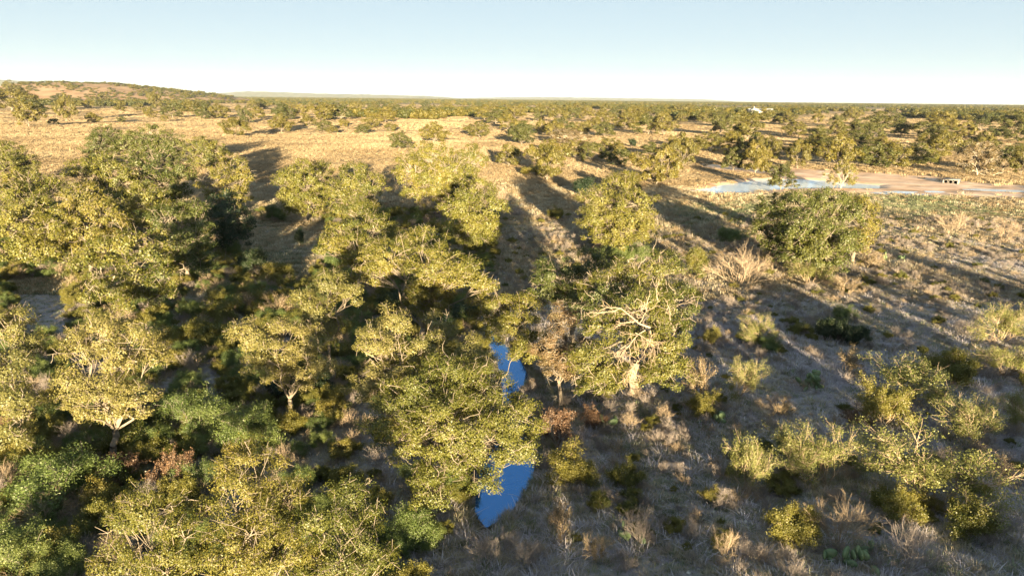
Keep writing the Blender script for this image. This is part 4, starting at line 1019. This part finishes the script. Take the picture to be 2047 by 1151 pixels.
# low scrub under one metre
def scrub_proto(kind, seed):
    ms, ml, h, wd = SHRUB[kind][seed % len(SHRUB[kind])]
    o = proto_obj('scrub', ml if ml else ms)
    return o
SCR = [scrub_proto('bare_tan', 0), scrub_proto('bare_grey', 1), scrub_proto('olive', 0), scrub_proto('green', 1), scrub_proto('rust', 0), scrub_proto('yellow', 1), scrub_proto('bare_grey', 0)]
n = 14000
P = fan(n, 16, 110, .85)
dn = .45 + .6 * vnoise(P[:, 0] * .22 + 3, P[:, 1] * .22, 31) + .1 + .3 * (P[:, 0] < -2)
P = P[(rng.random(n) < np.clip(dn, .06, 1)) & ~in_poly(P[:, 0], P[:, 1], CLR) & ~in_poly(P[:, 0], P[:, 1], CLR2)]; P = P[clear_of_water(P)]; n = len(P)
left = P[:, 0] < -2
pick = np.where(left, rng.choice([0, 1, 2, 3, 0, 5, 2, 3], n), rng.choice([0, 1, 6, 6, 1, 6, 2, 0, 1], n))
s = rng.uniform(.10, .36, n) * np.where(left, 1.6, 1.0)
scatter('low_scrub', 'low scrub and dead twigs under knee height all over the brushy ground', 'scrub', np.c_[P, ground(P[:, 0], P[:, 1])],
        rng.uniform(0, 6.28, n), np.c_[s, s, s * rng.uniform(.7, 1.1, n)], pick, SCR)

# far wood out to the horizon
def far_proto(seed, mat):
    r = np.random.default_rng(seed)
    nl = 6; P = []; N = []
    for i in range(nl):
        c = np.array([r.uniform(-3.2, 3.2), r.uniform(-3.2, 3.2), r.uniform(2.2, 5.2)]); q = r.uniform(1.5, 2.4)
        d = norm(r.normal(0, 1, (130, 3))); P.append(c + d * q * r.uniform(.7, 1.05, (130, 1))); N.append(d + .5 * r.normal(0, 1, d.shape))
    V, Fl = leaves(r, np.concatenate(P), np.concatenate(N), .55, .4)
    return proto_obj('far_crown', mesh('far_crown', V, Fl, M[mat]))
FARP = [far_proto(1, 'oak_far'), far_proto(2, 'oak_far_dark'), far_proto(3, 'oak_far'), far_proto(4, 'oak_far_dark')]
n = 26000
P = fan(n, 650, 9000, .80, 2)
cl = vnoise(P[:, 0] * .006, P[:, 1] * .004, 41) + .7 * vnoise(P[:, 0] * .02, P[:, 1] * .011, 42)
thr = np.where(P[:, 0] < -.25 * P[:, 1], .35, .28) - np.clip((P[:, 1] - 1500) / 2500, 0, 1.2)
P = P[cl > thr]; n = len(P)
s = rng.uniform(.65, 1.25, n) * np.clip(P[:, 1] / 2500, 1, 1.8)
scatter('far_wood', 'distant oak wood thickening towards the horizon', 'wood', np.c_[P, ground(P[:, 0], P[:, 1])], rng.uniform(0, 6.28, n),
        np.c_[s * 1.2, s * 1.2, np.clip(s, 0, 1.2)], rng.integers(0, 4, n), FARP)
# scrub on the red hill
i = rng.integers(0, HX.shape[0], 2300); j = rng.integers(2, 24, 2300)
hx = HX[i, j] + rng.normal(0, 6, 2300); hy = HY[i, j] + rng.normal(0, 6, 2300); hz = HZ[i, j] - .8
kk = (hz > 0) & (vnoise(hx * .02, hy * .03, 44) + rng.normal(0, .4, 2300) + .9 * (j > 16) > .05)
hs = rng.uniform(.35, .95, kk.sum())
scatter('hill_scrub', 'dark scrub dotted over the red hill', 'scrub', np.c_[hx, hy, hz][kk], rng.uniform(0, 6.28, kk.sum()), np.c_[hs * 1.3, hs * 1.3, hs * .8], rng.integers(0, 4, kk.sum()), FARP)

# ------------------------------------------------------------------ dead wood, cactus, culvert, house
def sprays(rng, A, D, Ln, r, kids=(4, 4, 3), noise=.5, shrink=.62):
    st = Sticks(); A = np.atleast_2d(A).astype(float); D = norm(np.atleast_2d(D).astype(float)); n = len(A)
    Ln = np.broadcast_to(np.asarray(Ln, float), (n,)).copy(); rad = np.full(n, r)
    for lv in range(len(kids) + 1):
        P = [A]; d = D.copy()
        for q in range(3):
            d = norm(d + rng.normal(0, .22, d.shape)); P.append(P[-1] + d * (Ln / 3)[:, None])
        for q in range(3): st.add(P[q], P[q + 1], rad * (1 - .14 * q), rad * (1 - .14 * (q + 1)))
        if lv == len(kids): break
        k = kids[lv]; pick = rng.integers(1, 4, (len(A), k)); pick[:, 0] = 3
        PP = np.stack(P, 1); A2 = PP[np.arange(len(A))[:, None], pick].reshape(-1, 3)
        D = norm(np.repeat(d, k, 0) + rng.normal(0, noise, A2.shape)); Ln = np.repeat(Ln, k) * shrink * rng.uniform(.6, 1.2, len(A2)); rad = np.repeat(rad, k) * .58; A = A2
    return st.build(4)
def front(px, py, z, near):
    p = at_z(px, py, z); return p - ray(px, py) * near
rng = np.random.default_rng(901)
bb = np.array(BIG.location)
for (x0_, y0_, x1_, y1_, z, nr, r, kd) in [(1300, 655, 1200, 595, 6.6, 2.6, .085, (4, 3, 3)), (1275, 640, 1215, 655, 6.2, 2.9, .06, (3, 3, 3)), (1315, 600, 1325, 560, 7.3, 2.2, .06, (3, 3)),
                                      (1340, 640, 1335, 600, 6.2, 2.3, .05, (3, 3)), (1290, 660, 1240, 715, 5.6, 2.5, .05, (5, 5, 4)), (1300, 660, 1290, 720, 5.6, 2.5, .05, (5, 5, 4)),
                                      (1270, 665, 1330, 690, 5.6, 2.5, .04, (5, 5, 4)), (1275, 720, 1262, 770, 3.8, 1.3, .05, (5, 5, 4))]:
    a = front(x0_, y0_, z, nr); dist = np.linalg.norm(a - CAM); b = CAM + ray(x1_, y1_) * (dist + .1)
    V, Fs = sprays(rng, a - bb, b - a, np.linalg.norm(b - a) * .62, r * .6, kd)
    o = obj('dead_bough', mesh('dead_bough', V, Fs, M['twig_tan']), BIG)
def ground_wood(name, label, cat, x, y, dirs, ln, r, mat, seed, kd=(3, 3, 3)):
    b = hit(x, y); rg = np.random.default_rng(seed); n = len(dirs)
    V, Fs = sprays(rg, np.zeros((n, 3)) + rg.normal(0, .05, (n, 3)), dirs, ln, r, kd)
    V[:, 2] = np.abs(V[:, 2]) * .8 + .03
    o = obj(name, mesh(name, V, Fs, M[mat]), None, tuple(b)); tag(o, label, cat); return o
ground_wood('fallen_branch', 'bleached fallen branch below the pinkish fading tree', 'branch', 1150, 795, [(-1, -.2, .5), (.9, -.1, .6), (0, .3, 1), (-.5, .4, .9)], 1.3, .05, 'bark_pale', 1)
ground_wood('fallen_branch', 'small pale fallen branch beside the red-brown bush', 'branch', 1090, 835, [(-1, 0, .3), (1, .2, .2)], .7, .03, 'bark_pale', 2)
ground_wood('fallen_log', 'pale fallen log beside the twisted pale tree', 'log', 1977, 352, [(1, .1, .02), (-1, -.05, .02)], 2.2, .16, 'bark_pale', 3, (2,))
def pile(label, x, y, wpx, seed, mat='brown'):
    rg = np.random.default_rng(seed); b = hit(x, y); wm = wpx / F_PX * np.linalg.norm(b - CAM); n = 230
    c = np.c_[rg.normal(0, wm * .2, n), rg.normal(0, wm * .18, n), np.zeros(n)]
    c[:, 2] = rg.random(n) * wm * .26 * np.exp(-(c[:, 0] ** 2 + c[:, 1] ** 2) / (wm * .3) ** 2)
    d = norm(rg.normal(0, 1, (n, 3)) * np.array([1, 1, .35])); l = rg.uniform(.1, .32, (n, 1)) * wm
    V, Fs = prisms(c - d * l / 2, c + d * l / 2, rg.uniform(.02, .055, n), .012, 4); V[:, 2] = np.maximum(V[:, 2], -.05)
    o = obj('brush_pile', mesh('brush_pile', V, Fs, M[mat]), None, tuple(b)); tag(o, label, 'brush pile')
pile('dark pile of dead branches behind the long sloping oak', 868, 442, 75, 1)
pile('grey debris pile in the gully right of the egg-shaped oak', 1032, 432, 60, 2, 'twig_grey')

M['pad'] = leaf_mat('cactus_pad', [(0.0, (.07, .11, .05)), (.5, (.12, .17, .08)), (1.0, (.20, .24, .11))], .05)
def pad_mesh():
    u = np.linspace(0, 2 * np.pi, 11)[:-1]; rows = [(-.95, .25), (-.5, .8), (.1, 1), (.65, .78), (.95, .3)]
    V = [(np.cos(a) * .5 * k, np.sin(a) * .10 * k, (h + .95) * .32) for h, k in rows for a in u]; F4 = []
    for r_ in range(4):
        for i in range(10): F4.append((r_ * 10 + i, r_ * 10 + (i + 1) % 10, r_ * 10 + 10 + (i + 1) % 10, r_ * 10 + 10 + i))
    V = np.array(V) * np.array([.55, .9, .6]); n0 = len(V)
    V = np.vstack([V, [[0, 0, V[:, 2].min() - .01], [0, 0, V[:, 2].max() + .015]]])
    for i in range(0, 10, 2):
        F4.append((n0, (i + 2) % 10, i + 1, i)); F4.append((n0 + 1, 40 + i, 40 + i + 1, 40 + (i + 2) % 10))
    return mesh('cactus_pad', V, np.array(F4), M['pad'], True)
PAD = pad_mesh()
for k, (x, y, n, lab) in enumerate([
    (1622, 772, 16, 'largest prickly pear clump, on the shaded flat left of the flat-topped mesquite'), (1764, 522, 10, 'prickly pear patch in shade right of the large dark oak'),
    (1725, 1112, 9, 'prickly pear with pale pads below the tall bare tan bush'), (1690, 1130, 7, 'prickly pear at the bottom edge, left of the pale-padded one'),
    (1215, 850, 6, 'prickly pear beside the small orange-red bush'), (1425, 842, 6, 'prickly pear below the small yellow-green shrub'), (1240, 1075, 6, 'prickly pear left of the pale bare bush'),
    (450, 610, 7, 'prickly pear in the left sunlit strip'), (1805, 525, 8, 'small prickly pear patch, right of the other in the shade'), (1640, 770, 6, 'small prickly pear touching the largest clump')]):
    rg = np.random.default_rng(700 + k); b = hit(x, y); e = empty('prickly_pear', tuple(b)); tag(e, lab, 'cactus')
    pts = []
    for i in range(n):
        par = pts[rg.integers(len(pts))] if pts and rg.random() < .55 else None
        q = np.array([rg.normal(0, .4), rg.normal(0, .35), -.05]) if par is None else par + np.array([rg.normal(0, .13), rg.normal(0, .1), .24])
        pts.append(q); o = obj('pad', PAD, e, tuple(q)); sc = rg.uniform(.75, 1.25)
        o.scale = (sc, sc, sc); o.rotation_euler = (rg.normal(0, .35), rg.normal(0, .4), rg.uniform(0, 6.28))

M['concrete'] = rough_mat('pale_concrete', [(.3, (.15, .14, .13)), (.7, (.25, .235, .22))], 4, 5, .1, 0)
b = hit(1900, 367); e = empty('culvert', (b[0], b[1], b[2])); tag(e, 'white concrete culvert with three dark pipe mouths beside the dirt road', 'culvert')
def pipe(r0, r1, ln):
    a = np.linspace(0, 2 * np.pi, 19)[:-1]; V = []
    for (r, y) in ((r0, 0), (r1, 0), (r1, ln), (r0, ln)): V += [(np.cos(t_) * r, y, np.sin(t_) * r) for t_ in a]
    F4 = [(k * 18 + i, k * 18 + (i + 1) % 18, ((k + 1) % 4) * 18 + (i + 1) % 18, ((k + 1) % 4) * 18 + i) for k in range(4) for i in range(18)]
    return V, F4
M['pipe_shade'] = rough_mat('dark_culvert_steel', [(.3, (.02, .018, .016)), (.7, (.05, .045, .04))], 4, 4, 0, 0)  # shade inside the pipe mouths painted as a near-black colour
PM = mesh('culvert_pipe', *map(np.array, pipe(.42, .47, 5.0)), M['pipe_shade']); RM = mesh('culvert_rim', *map(np.array, pipe(.475, .56, .25)), M['concrete'])
for i in range(3): p_ = obj('pipe', PM, e, (-1.15 + 1.15 * i, -.2, .50)); obj('rim', RM, p_, (0, -.1, 0))
e.rotation_euler = (0, 0, R(-38)); e.scale = (.8, .8, .72)
obj('slab', mesh('culvert_slab', *box_v(-1.95, 1.95, -.15, 4.6, 1.03, 1.22), M['concrete']), e)
for sx in (-1, 1): obj('wing_wall', mesh('culvert_wing', *box_v(sx * 1.75 - .1, sx * 1.75 + .1, -.9, 4.5, -.3, 1.02), M['concrete']), e)

M['wallp'] = rough_mat('cream_wall', [(.3, (.48, .45, .41)), (.7, (.58, .55, .51))], .5, 4, 0, 0)
M['roof'] = rough_mat('pale_metal_roof', [(.3, (.22, .22, .22)), (.7, (.30, .30, .30))], .4, 4, 0, 0, .6)
M['pane'] = rough_mat('dark_pane', [(.3, (.03, .035, .04)), (.7, (.06, .07, .08))], 1, 2, 0, 0, .2)
b = hit(1522, 229); e = empty('ranch_house', (b[0], b[1], b[2])); tag(e, 'white ranch house half hidden by trees near the horizon', 'house')
U = .85 * np.linalg.norm(b - CAM) / F_PX                      # metres per photograph pixel out there
def hb(name, x0, x1, y0, y1, z0, z1, mat): return obj(name, mesh('house_' + name, *box_v(x0 * U, x1 * U, y0, y1, z0 * U, z1 * U), M[mat]), e)
hb('wall', -25, 25, 0, 11, -1, 8, 'wallp'); hb('wall', -25, -12, -5, -.02, -1, 9, 'wallp')
def gable(x0, x1, y0, y1, z0, z1, along):
    V = [(x0, y0, z0), (x1, y0, z0), (x1, y1, z0), (x0, y1, z0)]
    V += [(x0, (y0 + y1) / 2, z1), (x1, (y0 + y1) / 2, z1)] if along == 'x' else [((x0 + x1) / 2, y0, z1), ((x0 + x1) / 2, y1, z1)]
    F4 = [[0, 1, 5, 4], [2, 3, 4, 5], [0, 4, 3, 3], [1, 2, 5, 5]] if along == 'x' else [[0, 3, 5, 4], [2, 1, 4, 5], [1, 0, 4, 4], [3, 2, 5, 5]]
    me = bpy.data.meshes.new('house_roof'); me.from_pydata(V, [], [list(dict.fromkeys(f)) for f in F4] + [[3, 2, 1, 0]]); me.materials.append(M['roof']); return me
rf = obj('roof', gable(-27 * U, 27 * U, -1, 12, 8.02 * U, 12.5 * U, 'x'), e); obj('roof', gable(-27 * U, -10 * U, -6.5, 6, 9.02 * U, 13.5 * U, 'y'), e)
obj('chimney', mesh('house_chimney', *box_v(-14.5 * U, -13 * U, 5.2, 6.4, 11 * U, 16 * U), M['wallp']), rf)
for x in (-21, -17, -7, -2, 4, 10, 16, 21): hb('window', x - .9, x + .9, (-5.06 if x < -12 else -.06), (-5.01 if x < -12 else -.01), 2.5, 6, 'pane')

for k, (x, y, w_, h_) in enumerate([(1800, 384, 60, 3.5), (1868, 383, 30, 3), (1835, 389, 40, 3), (1990, 381, 90, 4), (1760, 386, 30, 2.5)]):
    c = at_z(x, y, .1); rg = np.random.default_rng(k); a = np.linspace(0, 2 * np.pi, 25)[:-1]; D_ = np.linalg.norm(c - CAM)
    ww = w_ / 2 / F_PX * D_; dd = h_ / 2 / F_PX * D_ / (CAM_H / D_)
    rr = 1 + .18 * np.sin(2 * a + k) + .1 * np.sin(5 * a + 2 * k)
    V = np.c_[np.cos(a) * ww * rr, np.sin(a) * dd * rr, np.zeros(24)]; V = np.vstack([[[0, 0, 0]], V])
    zz = ground(c[0] + V[:, 0], c[1] + V[:, 1]).max() + .05
    o = obj('puddle', mesh('puddle', V, np.array([[0, 1 + i, 1 + (i + 1) % 24] for i in range(24)]), M['pond']), None, (c[0], c[1], zz)); tag(o, kind='structure')

# ------------------------------------------------------------------ air
hm, t = new_mat('thin_dry_haze')
vo = t.nodes.new('ShaderNodeVolumePrincipled'); vo.inputs['Color'].default_value = (.72, .82, .95, 1); vo.inputs['Density'].default_value = 2.6e-5
vo.inputs['Anisotropy'].default_value = 0.0
ho = t.nodes.new('ShaderNodeOutputMaterial'); L(t, vo.outputs[0], ho.inputs['Volume'])
x0, x1, y0, y1, z0, z1 = -16000, 16000, -450, 19000, -12, 260
V = [(x, y, z) for z in (z0, z1) for y in (y0, y1) for x in (x0, x1)]
hz_ = obj('haze', mesh('haze', np.array(V), np.array([[0, 2, 3, 1], [4, 5, 7, 6], [0, 1, 5, 4], [2, 6, 7, 3], [0, 4, 6, 2], [1, 3, 7, 5]]), hm)); tag(hz_, 'thin pale haze over the whole landscape', 'haze', kind='stuff')
